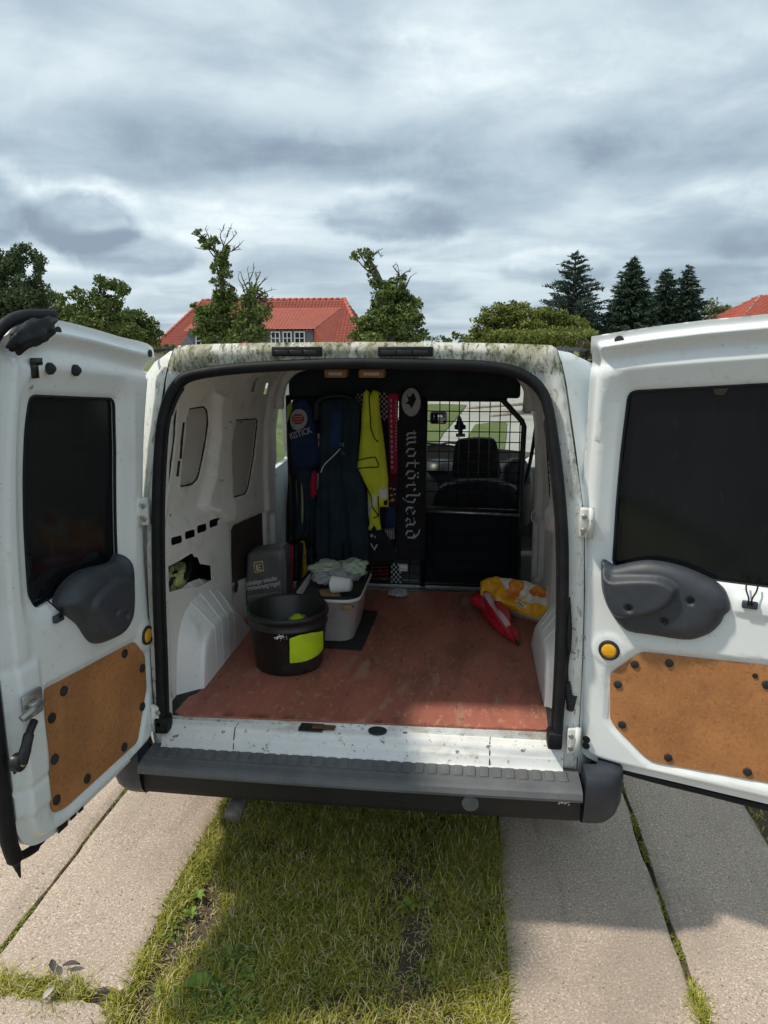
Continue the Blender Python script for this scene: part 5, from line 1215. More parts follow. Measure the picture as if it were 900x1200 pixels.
# ================================================================ ground
def sheet(name, x0, x1, y0, y1, z, m, nx_=2, ny_=2):
    X = np.linspace(x0, x1, nx_); Y = np.linspace(y0, y1, ny_); V = [(a, b, z) for b in Y for a in X]
    F = [(j*nx_+i, j*nx_+i+1, (j+1)*nx_+i+1, (j+1)*nx_+i) for j in range(ny_-1) for i in range(nx_-1)]
    return obj(name, V, F, m)
def mat_lawn():
    m = bpy.data.materials.new('lawn_ground'); m.use_nodes = True; t = NT(m.node_tree); b = t.n['Principled BSDF']
    tc = t.new('ShaderNodeNewGeometry').outputs['Position']
    c = t.mix(t.noise(tc, .8, 6), (.055, .085, .018), (.15, .18, .045)); c = t.mix(t.sstep(t.noise(tc, 9, 6), .55, .75), c, (.22, .20, .09))
    t.put(b.inputs['Base Color'], c); b.inputs['Roughness'].default_value = .95; return m
M['lawn'] = mat_lawn()
M['paving'] = mat('pale_road_surface', (.40, .39, .35), .9, var=.10, vscale=.6, dirt=[((.20, .19, .16), 1.1, .52, .68, .5), ((.55, .54, .50), 6, .55, .7, .4)])
o_ = sheet('ground', -900, 900, -300, 1500, -.06, M['lawn']); tag(o_, kind='structure')
o_ = obj('soil_bed', *panel([(-2.4, -3), (2.6, -3), (2.6, 6), (-2.4, 6)], [], lambda X, Y: np.array([.010*mnoise.noise(Vector((a*3, b*3, 0)))+.006*mnoise.noise(Vector((a*11, b*11, 0))) for a, b in zip(X, Y)]), lambda X, Y, H: np.stack([X, Y, -.022+H], 1), .06), M['soil']); tag(o_, kind='structure')
# slabs: x edges wander a little, broken ends
def slab(x0, x1, y0, y1, end0=0, end1=0, seed=0, ex0=0, ex1=0):
    r = np.random.default_rng(seed); P_ = []
    def side(a, b, fixed, ax_, amp, n=26):
        t = np.linspace(0, 1, n, endpoint=False); w = np.array([amp*(mnoise.noise(Vector((q*7, seed*3.1+fixed, ax_)))+.5*mnoise.noise(Vector((q*25, seed*3.1+fixed, ax_)))) for q in t]); return a+(b-a)*t, fixed+w
    xs_, ys_ = side(x0, x1, y0, 0, .006+end0); P_ += list(zip(xs_, ys_))
    ys_, xs_ = side(y0, y1, x1, 1, .006+ex1, 60); P_ += list(zip(xs_, ys_))
    xs_, ys_ = side(x1, x0, y1, 2, .006+end1); P_ += list(zip(xs_, ys_))
    ys_, xs_ = side(y1, y0, x0, 3, .006+ex0, 60); P_ += list(zip(xs_, ys_))
    P_ = np.array(P_); tilt = r.uniform(-.003, .003)
    def hf(X, Y): e = sdf(X, Y, P_); return -.007*(1-np.sqrt(np.clip(e/.012, 0, 1)))+np.array([.0025*mnoise.noise(Vector((a*2.5, b*2.5, seed))) for a, b in zip(X, Y)])+tilt*(X-x0)
    V, F = panel(P_, [], hf, lambda X, Y, H: np.stack([X, Y, H+.0], 1), .022, thick=.055)
    o = obj('paving_slab', V, F, M['slab'], pave); return o
pave = thing('slab_driveway', (0, 1, 0), None, None); pave['kind'] = 'structure'
slab(-1.052, -.622, -.440, 1.6, end0=.03, seed=1, ex1=.016)
slab(-1.60, -1.068, -.435, 1.6, end0=.02, seed=2)
slab(-1.052, -.600, -2.4, -.500, end1=.035, seed=3, ex1=.012)
slab(-1.60, -1.068, -2.4, -.49, end1=.02, seed=4)
slab(.474, .985, -1.2, 1.3, seed=5, ex0=.004, ex1=.008)
slab(1.003, 1.455, -1.2, 1.3, seed=6, ex1=.010)
slab(.474, .985, -3.2, -1.215, seed=7); slab(1.008, 1.455, -3.2, -1.215, seed=8)
slab(-1.045, -.622, 1.615, 4.2, seed=9); slab(-1.60, -1.068, 1.615, 4.2, seed=10); slab(.474, .985, 1.315, 4.2, seed=11); slab(1.008, 1.455, 1.315, 4.2, seed=12)
o_ = obj('unseen_street', [(-200, -120, -.03), (200, -120, -.03), (200, -3.25, -.03), (-200, -3.25, -.03)], [(0, 1, 2, 3)], mat('unseen_street_grey', (.07, .07, .072), .9, var=.1)); tag(o_, kind='structure')  # unseen sheet behind the camera, added to give the door glass a grey reflection
# the yard and verge beyond the bonnet, seen through the windscreen
o_ = obj('road', [(-30, 5.5, -.03), (40, 5.5, -.03), (40, 60, -.03), (-30, 60, -.03)], [(0, 1, 2, 3)], M['paving']); tag(o_, kind='structure')
def verge(pts, z):
    P_ = [on_z(*a, 0)[:2] for a in pts]; V, F = panel([tuple(a) for a in P_], [], lambda X, Y: np.array([.02*mnoise.noise(Vector((a, b, 0))) for a, b in zip(X, Y)]), lambda X, Y, H: np.stack([X, Y, H+z], 1), .8)
    o = obj('grass_verge', V, F, M['lawn']); return tag(o, kind='structure')
verge([(500,473),(547,474),(540,483),(531,494),(520,506),(514,516),(508,530),(480,530),(480,473)], -.004)
verge([(557,497),(575,495),(594,495),(593,512),(590,530),(585,575),(535,580),(540,545),(549,510)], -.004)
verge([(300,455),(345,455),(345,600),(250,640)], .0)
# kerb lines crossing the yard
for (a, b) in (((549, 478), (612, 474)), ((575, 487), (612, 484))):
    p, q = on_z(*a, 0), on_z(*b, 0); p[2] = q[2] = -.01; o_ = obj('kerb', *tube([p, (p+q)/2, q], .07, 4), M['slab']); tag(o_, kind='structure')

# ---- grass, built blade by blade near the camera
def density(x, y):
    """how much grass grows here (0..1)"""
    n1 = np.array([mnoise.noise(Vector((a*3.2, b*3.2, 9)))+.5*mnoise.noise(Vector((a*9, b*9, 4))) for a, b in zip(x, y)])
    d = .25+.75*sm(n1, -.5, .1)
    # bare soil worn in the middle and along the left slab
    bare = .9*np.exp(-(((x-.20)/.045)**2+((y+.20)/.11)**2)); bare += .5*np.exp(-(((x-.12)/.05)**2+((y-.10)/.06)**2))
    bare += 1.0*np.exp(-((x+.525+.025*np.sin(y*11))/.045)**2)*sm(-y, -.25, 0)+.8*np.exp(-(((x-.42)/.04)**2+((y+.12)/.10)**2))
    bare += .0*x
    return np.clip(d-bare, 0.02, 1)
def blades(n, xr, yr, zb, hmin, hmax, w, seed, dens=True, lean=.6):
    r = np.random.default_rng(seed); x = r.uniform(*xr, n); y = r.uniform(*yr, n)
    # tussocks: pull blades towards clump centres
    m = n//70+1; cx_, cy_ = r.uniform(*xr, m), r.uniform(*yr, m); k = r.integers(0, m, n); pull = r.uniform(0, 1, n) < .45
    x = np.where(pull, cx_[k]+r.normal(0, .022, n), x); y = np.where(pull, cy_[k]+r.normal(0, .022, n), y)
    ok = (x > xr[0]-.012-.012*np.sin(y*31)) & (x < xr[1]+.010+.012*np.sin(y*27+2))
    if dens: ok &= r.uniform(0, 1, n) < density(x, y)
    x, y, k, pull = x[ok], y[ok], k[ok], pull[ok]; n = len(x)
    h = r.uniform(hmin, hmax, n)*(.7+.5*r.uniform(0, 1, n)**2); a = r.uniform(0, 2*np.pi, n); a = np.where(pull, np.arctan2(y-cy_[k], x-cx_[k])+r.normal(0, 1.3, n), a)
    L = h*r.uniform(.3, 1.0+lean, n); dx_, dy_ = np.cos(a)*L, np.sin(a)*L; px_, py_ = -np.sin(a)*w/2, np.cos(a)*w/2; px_ = px_*r.uniform(.6, 1.3, n)
    V = np.zeros((n, 7, 3)); 
    for i, (t, hh_, ww) in enumerate(((0, 0, 1), (.25, .55, .95), (.62, .9, .7))):
        for s_, j in ((-1, 0), (1, 1)):
            V[:, i*2+j, 0] = x+dx_*t+s_*px_*ww; V[:, i*2+j, 1] = y+dy_*t+s_*py_*ww; V[:, i*2+j, 2] = zb+h*hh_
    V[:, 6, 0] = x+dx_; V[:, 6, 1] = y+dy_; V[:, 6, 2] = zb+h*r.uniform(.75, 1.0, n)
    b = (np.arange(n)*7)[:, None]; F = np.concatenate([b+np.array(q) for q in ([0, 1, 3], [0, 3, 2], [2, 3, 5], [2, 5, 4], [4, 5, 6])]); tone = np.repeat(r.uniform(0, 1, n), 7)
    return V.reshape(-1, 3), F, tone
def leaf_obj(name, V, F, tone, m, parent=None):
    o = obj(name, V, np.asarray(F), m, parent, smooth=False); at = o.data.attributes.new('tone', 'FLOAT', 'POINT'); at.data.foreach_set('value', np.asarray(tone, dtype=np.float32)); return o
def merge(parts_):
    V, F, T, n = [], [], [], 0
    for v, f, t in parts_: V.append(v); F.append(f+n); T.append(t); n += len(v)
    return np.vstack(V), np.vstack(F), np.concatenate(T)
g1 = blades(105000, (-.615, .470), (-.80, .55), -.020, .010, .046, .0025, 1, lean=.7)
g2 = blades(6000, (-.615, .470), (.55, 3.0), -.02, .02, .05, .004, 2)
g3 = blades(9000, (1.462, 2.3), (-.4, 1.6), -.02, .02, .055, .004, 3, False)
g4 = blades(3600, (-1.20, -.72), (-.50, -.435), -.02, .010, .036, .0024, 4, False, 1.2)
g5 = blades(4200, (-.66, -.60), (-.9, .55), -.018, .006, .020, .003, 5, False, 1.6)
g6 = blades(11000, (-.615, .470), (-.80, .45), -.020, .003, .012, .0026, 6, False, 3.0); g6 = (g6[0], g6[1], .9+.1*g6[2])
g6[0][:, :2] += 0
tag(leaf_obj('grass', *merge([g1, g2, g3, g4, g5, g6]), M['grass']), 'tufty short grass growing between and beside the driveway slabs', 'grass', kind='stuff')
def moss(n, xr, yr, zb, seed, size=.004, mask=None):
    r = np.random.default_rng(seed); x = r.uniform(*xr, n); y = r.uniform(*yr, n)
    if mask is not None: ok = mask(x, y, r); x, y = x[ok], y[ok]; n = len(x)
    z = zb+r.uniform(0, .010, n); a = r.uniform(0, 6.28, n); t = r.uniform(-.7, .7, n); s_ = size*r.uniform(.5, 1.5, n); V = np.zeros((n, 4, 3))
    for i, (u, v) in enumerate(((-1, 0), (0, -.6), (1, 0), (0, .6))):
        V[:, i, 0] = x+s_*(u*np.cos(a)-v*np.sin(a)); V[:, i, 1] = y+s_*(u*np.sin(a)+v*np.cos(a)); V[:, i, 2] = z+s_*t*u
    b = (np.arange(n)*4)[:, None]; return V.reshape(-1, 3), np.concatenate([b+np.array([0, 1, 2]), b+np.array([0, 2, 3])]), np.repeat(r.uniform(0, 1, n), 4)
mk = lambda x, y, r: r.uniform(0, 1, len(x)) < np.clip(np.array([mnoise.noise(Vector((a*3, b*7, 2))) for a, b in zip(x, y)])*3+.25, .03, 1)
m1 = moss(6500, (-1.068, -1.052), (-.5, 1.0), -.014, 11, .0035, mk)
m2 = moss(6500, (.984, 1.006), (-.6, 1.4), -.012, 12, .004, mk)
m3 = moss(16000, (-.66, -.50), (-.25, .5), -.012, 13, .006, lambda x, y, r: r.uniform(0, 1, len(x)) < np.exp(-((x+.59)/.035)**2)*sm(y, -.3, .05))
tag(leaf_obj('moss', *merge([m1, m2, m3]), M['moss']), 'moss and small clover filling the slab joints and left grass edge', 'moss', kind='stuff')
cv = moss(2600, (-.47, -.20), (-.55, -.22), .004, 31, .0085, lambda x, y, r: r.uniform(0, 1, len(x)) < np.clip(np.array([mnoise.noise(Vector((a*9, b*9, 5))) for a, b in zip(x, y)])*3+.4, 0, 1)*np.exp(-(((x+.33)/.09)**2+((y+.42)/.13)**2)))
cv2 = moss(1500, (-.60, .46), (-.55, .35), .002, 32, .007, lambda x, y, r: r.uniform(0, 1, len(x)) < np.clip(np.array([mnoise.noise(Vector((a*8, b*8, 15))) for a, b in zip(x, y)])*4-.6, 0, 1))
tag(leaf_obj('clover', *merge([cv, cv2]), M['weed']), 'low clover leaves scattered through the grass strip', 'clover', kind='stuff')
tj = thing('joint_grass_tuft', (.985, -.33, -.01), 'bright grass tuft growing out of the joint between the two right slab rows', 'grass tuft')
v, f, t_ = blades(900, (.985, 1.012), (-.42, -.25), -.015, .01, .028, .0028, 21, False, 1.0); leaf_obj('blade', v, f, t_, M['grass'], tj)['kind'] = 'stuff'
# broad-leaved weeds
def weed(px, py, nl, L, label, w=.35, seed=0, notch=0):
    p = on_z(px, py, -.012); r = np.random.default_rng(seed+50); th = thing('weed', tuple(p), label, 'weed', 'weeds in the grass strip')
    for k in range(nl):
        a = 2*math.pi*k/nl+r.uniform(-.3, .3); l = L*r.uniform(.7, 1.1); up = r.uniform(.35, .8); nseg = 7; V = []
        for i in range(nseg+1):
            t = i/nseg; ww = l*w*math.sin(math.pi*min(1, t*.86+.10))*(1 if notch == 0 else (1-.35*(i % 2)))/1.0; c = np.array([p[0]+math.cos(a)*l*t, p[1]+math.sin(a)*l*t, p[2]+.012+l*up*math.sin(t*2.3)*.55])
            for s_ in (-1, 0, 1): V.append(c+np.array([-math.sin(a), math.cos(a), 0])*ww*.5*s_+np.array([0, 0, abs(s_)*ww*.16]))
        F = [(i*3+j, i*3+j+1, (i+1)*3+j+1, (i+1)*3+j) for i in range(nseg) for j in range(2)]
        o = obj('leaf', V, F, M['weed'], th); at = o.data.attributes.new('tone', 'FLOAT', 'POINT'); at.data.foreach_set('value', np.full(len(V), r.uniform(.2, 1), dtype=np.float32))
WS = [(236, 1163, 7, .055, 'broad-leaved weed at the lower left of the grass strip, largest of all', .6, 1, 0), (270, 1130, 6, .050, 'toothed dandelion just above the broad-leaved weed on the left', .3, 2, 1),
      (262, 1178, 6, .04, 'small toothed dandelion below the broad-leaved weed', .35, 3, 1), (479, 1066, 7, .038, 'yellowish rosette on bare soil in the middle of the grass strip', .5, 4, 0), (504, 1068, 5, .030, 'smaller green rosette right of the yellowish rosette', .5, 5, 0),
      (428, 1010, 6, .032, 'pale round-leaved weed in shade below the bumper', .55, 6, 0), (412, 1015, 4, .028, 'little pale weed left of the round-leaved one in the shade', .6, 7, 0), (384, 1080, 4, .03, 'lone upright leafy weed left of the centre of the strip', .5, 8, 0),
      (288, 1150, 8, .035, 'dark clover-like weed at the left foot of the strip', .6, 9, 0), (225, 1075, 6, .030, 'yellow-green weed hugging the edge of the left slab', .5, 10, 0), (232, 1055, 6, .028, 'second yellow-green weed a little further up the left slab edge', .5, 11, 0)]
for a in WS: weed(*a)
# dead leaves in the broken slab gap, pebbles on the slabs
for k, (px_, py_, r_, lb) in enumerate(((58, 1165, 1.3, 'pale curled dead leaf lying in the broken gap of the left slabs'), (84, 1132, .2, 'dark dry leaf on the upper edge of the broken gap'), (62, 1133, 2.2, 'dark dry leaf at the left end of the broken gap'))):
    p = on_z(px_, py_, .012); V = []
    for i in range(7):
        t = i/6; w = .010*math.sin(math.pi*min(1, t+.06))
        for s_ in (-1, 0, 1): V.append((p[0]+math.cos(r_)*(.05*(t-.5))-math.sin(r_)*w*s_, p[1]+math.sin(r_)*(.05*(t-.5))+math.cos(r_)*w*s_, p[2]+.006*math.sin(t*3)+abs(s_)*.006))
    o = obj('dead_leaf', V, [(i*3+j, i*3+j+1, (i+1)*3+j+1, (i+1)*3+j) for i in range(6) for j in range(2)], mat('dead_leaf_%s' % 'abc'[k], ((.45, .42, .36), (.08, .06, .05), (.06, .05, .05))[k], .8)); tag(o, lb, 'leaf', 'dead leaves in the broken slab gap')
r = np.random.default_rng(5); gs = []
for _ in range(260):
    side_ = r.uniform() < .5; x = r.uniform(-1.5, -.63) if side_ else r.uniform(.48, 1.44); y = r.uniform(-.6, .9); s_ = r.uniform(.0012, .0035); bm = bmesh.new(); bmesh.ops.create_icosphere(bm, subdivisions=1, radius=1)
    for v in bm.verts: v.co = Vector((x+v.co.x*s_*r.uniform(.8, 1.4), y+v.co.y*s_, .003+v.co.z*s_*.6))
    gs.append(bm_geo(bm))
o_ = obj('gravel', *join(*gs), mat('loose_grit', (.42, .38, .33), .9, var=.5, vscale=300), smooth=False); tag(o_, 'loose grit scattered on the slabs', 'grit', kind='stuff')

# ================================================================ houses
def mat_tiles():
    m = bpy.data.materials.new('red_clay_tiles'); m.use_nodes = True; t = NT(m.node_tree); b = t.n['Principled BSDF']; tc = t.new('ShaderNodeTexCoord').outputs['Object']
    c = t.mix(t.noise(tc, 1.5, 6), (.36, .075, .048), (.54, .135, .085)); c = t.mix(t.m('MULTIPLY', t.sstep(t.noise(tc, 3.7, 9, .75), .48, .66), .55), c, (.22, .075, .05)); t.put(b.inputs['Base Color'], c); b.inputs['Roughness'].default_value = .6; return m
M['tiles'] = mat_tiles(); M['slate'] = mat('grey_slate_hanging', (.16, .17, .19), .7, var=.2, vscale=3); M['wall'] = mat('dark_boarding', (.20, .19, .18), .8, var=.1); M['winwhite'] = mat('white_window_paint', (.82, .82, .80), .5, var=.02)
M['pane'] = mat('window_pane', (.03, .035, .045), .08, var=.3, spec=.8); M['brick'] = mat('house_render', (.45, .42, .38), .8)
def tiled(name, A, B, C, D, parent, tile_w=.30, row=.38, amp=.05):
    """roof plane A-B (eave, left to right) D-C (ridge, left to right): pantile waves and stepped rows"""
    A, B, C, D = map(np.array, (A, B, C, D)); Lr = np.linalg.norm((C+D)/2-(A+B)/2); Lw = np.linalg.norm(B-A); nr = max(2, int(Lr/row)); nc = max(6, int(Lw/tile_w))*4
    N_ = np.cross(B-A, (D-A) if np.linalg.norm(D-A) > .01 else (C-B)); N_ = N_/np.linalg.norm(N_); V = []; F = []
    for rr_ in range(nr):
        for e in (0, 1):
            t = (rr_+e*.999)/nr; L_, R_ = A+(D-A)*t, B+(C-B)*t
            for i in range(nc+1):
                u = i/nc; p = L_+(R_-L_)*u; wx = np.dot(p-A, (B-A)/Lw); V.append(p+N_*(amp*.5*(1+math.sin(wx/tile_w*2*math.pi))+(.07 if e == 0 else .0)))
        b0 = rr_*2*(nc+1)
        for i in range(nc):
            F.append((b0+i, b0+i+1, b0+nc+2+i, b0+nc+1+i))
            if rr_ < nr-1: F.append((b0+nc+1+i, b0+nc+2+i, b0+2*(nc+1)+i+1, b0+2*(nc+1)+i))
    return obj(name, V, F, M['tiles'], parent, smooth=True)
def window(parent, x0, x1, y, z0, z1, nmx=1, nmz=1):
    fr = obj('window', *join(box(x0, x1, y-.10, y, z0, z0+.09), box(x0, x1, y-.10, y, z1-.09, z1), box(x0, x0+.09, y-.098, y, z0+.09, z1-.09), box(x1-.09, x1, y-.098, y, z0+.09, z1-.09),
        *[box(x0+(x1-x0)*(i+1)/(nmx+1)-.035, x0+(x1-x0)*(i+1)/(nmx+1)+.035, y-.094, y, z0+.09, z1-.09) for i in range(nmx)], *[box(x0+.09, x1-.09, y-.090, y, z0+(z1-z0)*(i+1)/(nmz+1)-.03, z0+(z1-z0)*(i+1)/(nmz+1)+.03) for i in range(nmz)]), M['winwhite'], parent, smooth=False)
    obj('pane', *box(x0+.05, x1-.05, y-.05, y-.03, z0+.05, z1-.05), M['pane'], fr, smooth=False); return fr
HY = 60.0; RY = 66.0
h1 = thing('red_roofed_house', (-10, 66, 0), 'long house with red tiled hipped roof and white dormer windows behind the dead-topped trees', 'house')
rl = on_y(238, 353, RY); rr2 = on_y(404, 350.5, RY); zr = (rl[2]+rr2[2])/2
el = on_y(172, 412, HY); er = on_y(432, 412, HY); ze = 1.5
el[2] = er[2] = ze; xl, xr_ = el[0], er[0]
Am, Bm = (xl, HY, ze), (xr_, HY, ze); Cm, Dm = (rr2[0], RY, zr), (rl[0], RY, zr)
roof = tiled('roof', Am, Bm, Cm, Dm, h1)
tiled('hip_end', (xr_, HY, ze), (xr_, 2*RY-HY, ze), (rr2[0]+.01, RY, zr), (rr2[0], RY, zr), h1); tiled('hip_end', (xl, 2*RY-HY, ze), (xl, HY, ze), (rl[0], RY, zr), (rl[0]-.01, RY, zr), h1); tiled('rear_roof', (xr_, 2*RY-HY, ze), (xl, 2*RY-HY, ze), (rl[0], RY, zr), (rr2[0], RY, zr), h1)
def caps(P0, P1, n): 
    P0, P1 = np.array(P0, float), np.array(P1, float)
    for i in range(n): a = P0+(P1-P0)*i/n; b = P0+(P1-P0)*(i+1.08)/n; obj('ridge_tile', *tube([a, b], [.16, .20], 8), M['tiles'], roof)
caps(Dm, Cm, 24); caps(Bm, Cm, 16); caps(Am, Dm, 16)
obj('wall', *box(xl+.4, xr_-.4, HY+.4, 2*RY-HY-.4, 0, ze), M['brick'], h1, smooth=False)
# wide shed dormer with three windows, its tiled roof, tiled right cheek
def slope_y(z): return HY+(z-ze)/(zr-ze)*(RY-HY)
w0 = on_y(318, 404, HY+.6)[0]; w1 = on_y(360, 404, HY+.6)[0]; zt = on_y(340, 386.5, HY+.6)[2]; ztop = on_y(340, 361, HY+4)[2]
dm = obj('dormer_wall', *box(w0-1.1, w1+.55, HY+.6, HY+4.5, ze, zt), M['slate'], h1, smooth=False)
dr_ = tiled('dormer_roof', (w0-1.5, HY+.2, zt-.02), (w1+.7, HY+.2, zt-.02), (w1+2.3, slope_y(ztop)+.1, ztop+.06), (w0-1.5, slope_y(ztop)+.1, ztop+.06), h1)
obj('dormer_cheek', [(w1+.55, HY+.6, ze), (w1+.7, HY+.2, zt), (w1+2.35, slope_y(ztop), ztop+.10), (w1+2.2, slope_y(ze)+.1, ze)], [(0, 1, 2, 3)], M['tiles'], h1, smooth=False)
for a, b in ((317.5, 328.5), (331.5, 342), (345, 357.5)):
    xa, xb = on_y(a, 395, HY+.55)[0], on_y(b, 395, HY+.55)[0]; za, zb = on_y(340, 404, HY+.55)[2], on_y(340, 388.5, HY+.55)[2]; window(h1, xa, xb, HY+.55, za, zb, 1, 1)
# second dormer at the left
w0 = on_y(222, 404, HY+.6)[0]; w1 = on_y(262, 404, HY+.6)[0]; zt2 = on_y(240, 390, HY+.6)[2]
obj('dormer_wall', [(w0-1.3, HY+.6, ze), (w1+.4, HY+.6, ze), (w1+.4, HY+.6, zt2+.1), (w0, HY+.6, zt2+.1), (w0-1.3, HY+3, ze), (w1+.4, HY+3.4, ze), (w1+.4, HY+3.4, zt2+.1), (w0, HY+3.4, zt2+.1)], [(0, 1, 2, 3), (1, 5, 6, 2), (0, 3, 7, 4)], M['slate'], h1, smooth=False)
tiled('dormer_roof', (w0-.4, HY+.3, zt2+.08), (w1+.6, HY+.3, zt2+.08), (w1+.6, slope_y(zt2+1.3)+.1, zt2+1.3), (w0-.4, slope_y(zt2+1.3)+.1, zt2+1.3), h1)
xa, xb = on_y(229.5, 398, HY+.55)[0], on_y(242, 398, HY+.55)[0]; za, zb = on_y(236, 406, HY+.55)[2], on_y(236, 393, HY+.55)[2]; window(h1, xa, xb, HY+.55, za, zb, 1, 1)
h2 = thing('far_house', (24, 50, 0), 'house showing only a bright red hipped roof above the right door', 'house')
a = on_y(872, 369, 46); b = on_y(892, 346, 50); x0 = on_y(868, 374, 46)[0]
tiled('roof', (x0, 46, a[2]-.3), (x0+14, 46, a[2]-.3), (x0+13, 50, b[2]), (b[0], 50, b[2]), h2); tiled('hip_end', (x0, 54, a[2]-.3), (x0, 46, a[2]-.3), (b[0], 50, b[2]), (b[0]-.01, 50, b[2]), h2)
obj('wall', *box(x0+.4, x0+13.5, 46.4, 53.6, 0, a[2]-.3), M['brick'], h2, smooth=False)

# ================================================================ trees
def leaves(centers, sizes, n_each, leaf, seed, flat=0.0, up=0.0):
    r = np.random.default_rng(seed); Vs = []; T = []
    for (c, s_, n) in zip(centers, sizes, n_each):
        n = int(n); d = r.normal(size=(n, 3)); d /= np.linalg.norm(d, axis=1)[:, None]; rad = r.uniform(.35, 1.05, n)**.6; P_ = np.array(c)+d*rad[:, None]*np.array(s_); P_ += r.normal(0, .08, (n, 3))*np.array(s_)
        u = r.normal(size=(n, 3)); u[:, 2] *= (1-flat); u /= np.linalg.norm(u, axis=1)[:, None]; w = np.cross(u, r.normal(size=(n, 3))); w /= np.linalg.norm(w, axis=1)[:, None]
        l = (leaf*(.45+1.1*r.uniform(0, 1, n)**1.6))[:, None]; q = np.stack([P_-u*l, P_-w*l*.55, P_+u*l, P_+w*l*.55], 1); Vs.append(q.reshape(-1, 3)); T.append(np.repeat(np.clip(r.normal(.5, .25, n), 0, 1), 4))
    V = np.vstack(Vs); n = len(V)//4; b = (np.arange(n)*4)[:, None]; return V, b+np.array([[0, 1, 2, 3]]), np.concatenate(T)
def tree(name, label, cat, D, trunk_px, blobs, m, leafpx=2.4, dens=.30, seed=0, twigs=(), group=None, sub=3, tr=.012, branches=True):
    """blobs are (px, py, rx, ry) foliage masses measured at distance D; each breaks into smaller clumps"""
    k = (D+2.12)/FPX*1.0; r = np.random.default_rng(seed+100); base = on_y(trunk_px[0][0], 410, D); base[2] = 0
    th = thing(name, tuple(base), label, cat, group); C_, S_, N_ = [], [], []
    for (px, py, rx, ry) in blobs:
        nsub = max(3, int(rx*ry/14*sub/3)); off = r.uniform(-.5, .5)*rx*k
        for _ in range(nsub):
            a = r.uniform(0, 6.28); q = math.sqrt(r.uniform(0, 1)); dx_ = math.cos(a)*q*rx*.82; dy_ = math.sin(a)*q*ry*.82; c = on_y(px+dx_, py+dy_, D); c[1] += off*.3+r.uniform(-1, 1)*k*rx*.8
            f = r.uniform(.26, .50)*(1-.25*q); s_ = np.array([rx*f+2, rx*f+2, ry*f+1.6])*k; C_.append(c); S_.append(s_); N_.append(max(8, dens*math.pi*(rx*f+2)*(ry*f+2)*1.6))
    V, F, T = leaves(C_, S_, N_, leafpx*k, seed); leaf_obj('crown', V, F, T, m, th)
    tp = [np.array([base[0], base[1], -.1])]+[on_y(a, b, D) for a, b in trunk_px[1:]]; tp = catmull(tp, 4); H_ = len(tp); gs = [tube(tp, np.linspace(max(.10, tr*D*.55), .025, H_), 8)]
    if branches:
        for (px, py, rx, ry) in blobs:
            e = on_y(px, py, D); j = int(np.argmin([abs(p[2]-(e[2]-abs(e[0]-p[0])*.6-.3)) for p in tp])); s0 = tp[j]; mid_ = (s0+e)/2+np.array([0, r.uniform(-.4, .4), -.25]); gs.append(tube(catmull([s0, mid_, e], 3), np.linspace(.06, .025, 7)*D/40, 5))
            for _ in range(2): q = on_y(px+r.uniform(-.9, .9)*rx, py-r.uniform(0, .9)*ry, D)+np.array([0, r.uniform(-1, 1)*rx*k*.6, 0]); gs.append(tube([e, (e+q)/2+np.array([0, 0, .1]), q], [.03*D/40, .02*D/40, .01], 4))
    obj('trunk', *join(*gs), M['bark'], th)
    if len(twigs):
        g = []
        for tw in twigs:
            P_ = [on_y(a, b, D) for a, b in tw]; Q_ = catmull(P_, 4) if len(P_) > 2 else np.array(P_); g.append(tube(Q_, np.linspace(.055, .014, len(Q_))*D/48, 5))
            for _ in range(4):
                i_ = r.integers(1, len(Q_)); a_ = r.uniform(0, 6.28); l_ = r.uniform(4, 9)*k; s_ = Q_[i_]; e_ = s_+np.array([math.cos(a_)*l_*.8, r.uniform(-.5, .5)*l_, abs(math.sin(a_))*l_*.8]); g.append(tube([s_, (s_+e_)/2+np.array([0, 0, .1*l_]), e_], np.array([.022, .015, .008])*D/48, 4))
            for s_ in Q_[len(Q_)//2:]: pass
        dead = obj('dead_branches', *join(*g), M['bark'], th); dead['kind'] = 'stuff'
    return th
tree('birch_tree', 'tall loose grey-green birch at the far left edge', 'tree', 30, [(22, 410), (20, 350), (28, 300)], [(10,312,16,20),(32,303,15,16),(45,318,8,18),(8,350,22,24),(32,345,22,22),(15,380,24,20),(42,372,18,18),(30,392,22,14),(-8,330,14,40),(36,292,9,8)], M['leaf_birch'], 1.9, .34, 1)
tree('oak_tree', 'open-crowned oak with separate leaf masses left of the red roof', 'tree', 42, [(112, 410), (116, 370), (124, 335)], [(124,330,11,10),(138,338,13,12),(116,345,10,9),(131,354,17,11),(106,352,12,9),(90,345,10,7),(95,362,16,12),(118,372,22,12),(140,372,14,12),(78,352,10,8),(70,370,16,14),(100,386,30,14)], M['leaf_oak'], 2.2, .36, 2)
tree('dense_tree', 'dense dark low tree between the birch and the open-crowned oak', 'tree', 46, [(66, 410), (66, 380)], [(62,345,9,8),(52,352,12,12),(72,380,16,16),(58,392,16,14),(85,395,22,12)], M['leaf_oak'], 2.2, .4, 3)
tree('round_tree', 'low round-topped tree touching the left end of the red roof', 'tree', 48, [(160, 412), (160, 385)], [(150,376,14,13),(165,376,14,11),(178,383,10,9),(158,392,28,12),(178,396,12,8),(135,392,18,14)], M['leaf_oak'], 2.2, .42, 4)
IVY_A = [(252,372,22,14),(264,356,14,10),(258,300,8,6),(262,310,7,7),(256,322,7,7),(250,284,5,4),(266,290,3,3),(262,346,12,9)]
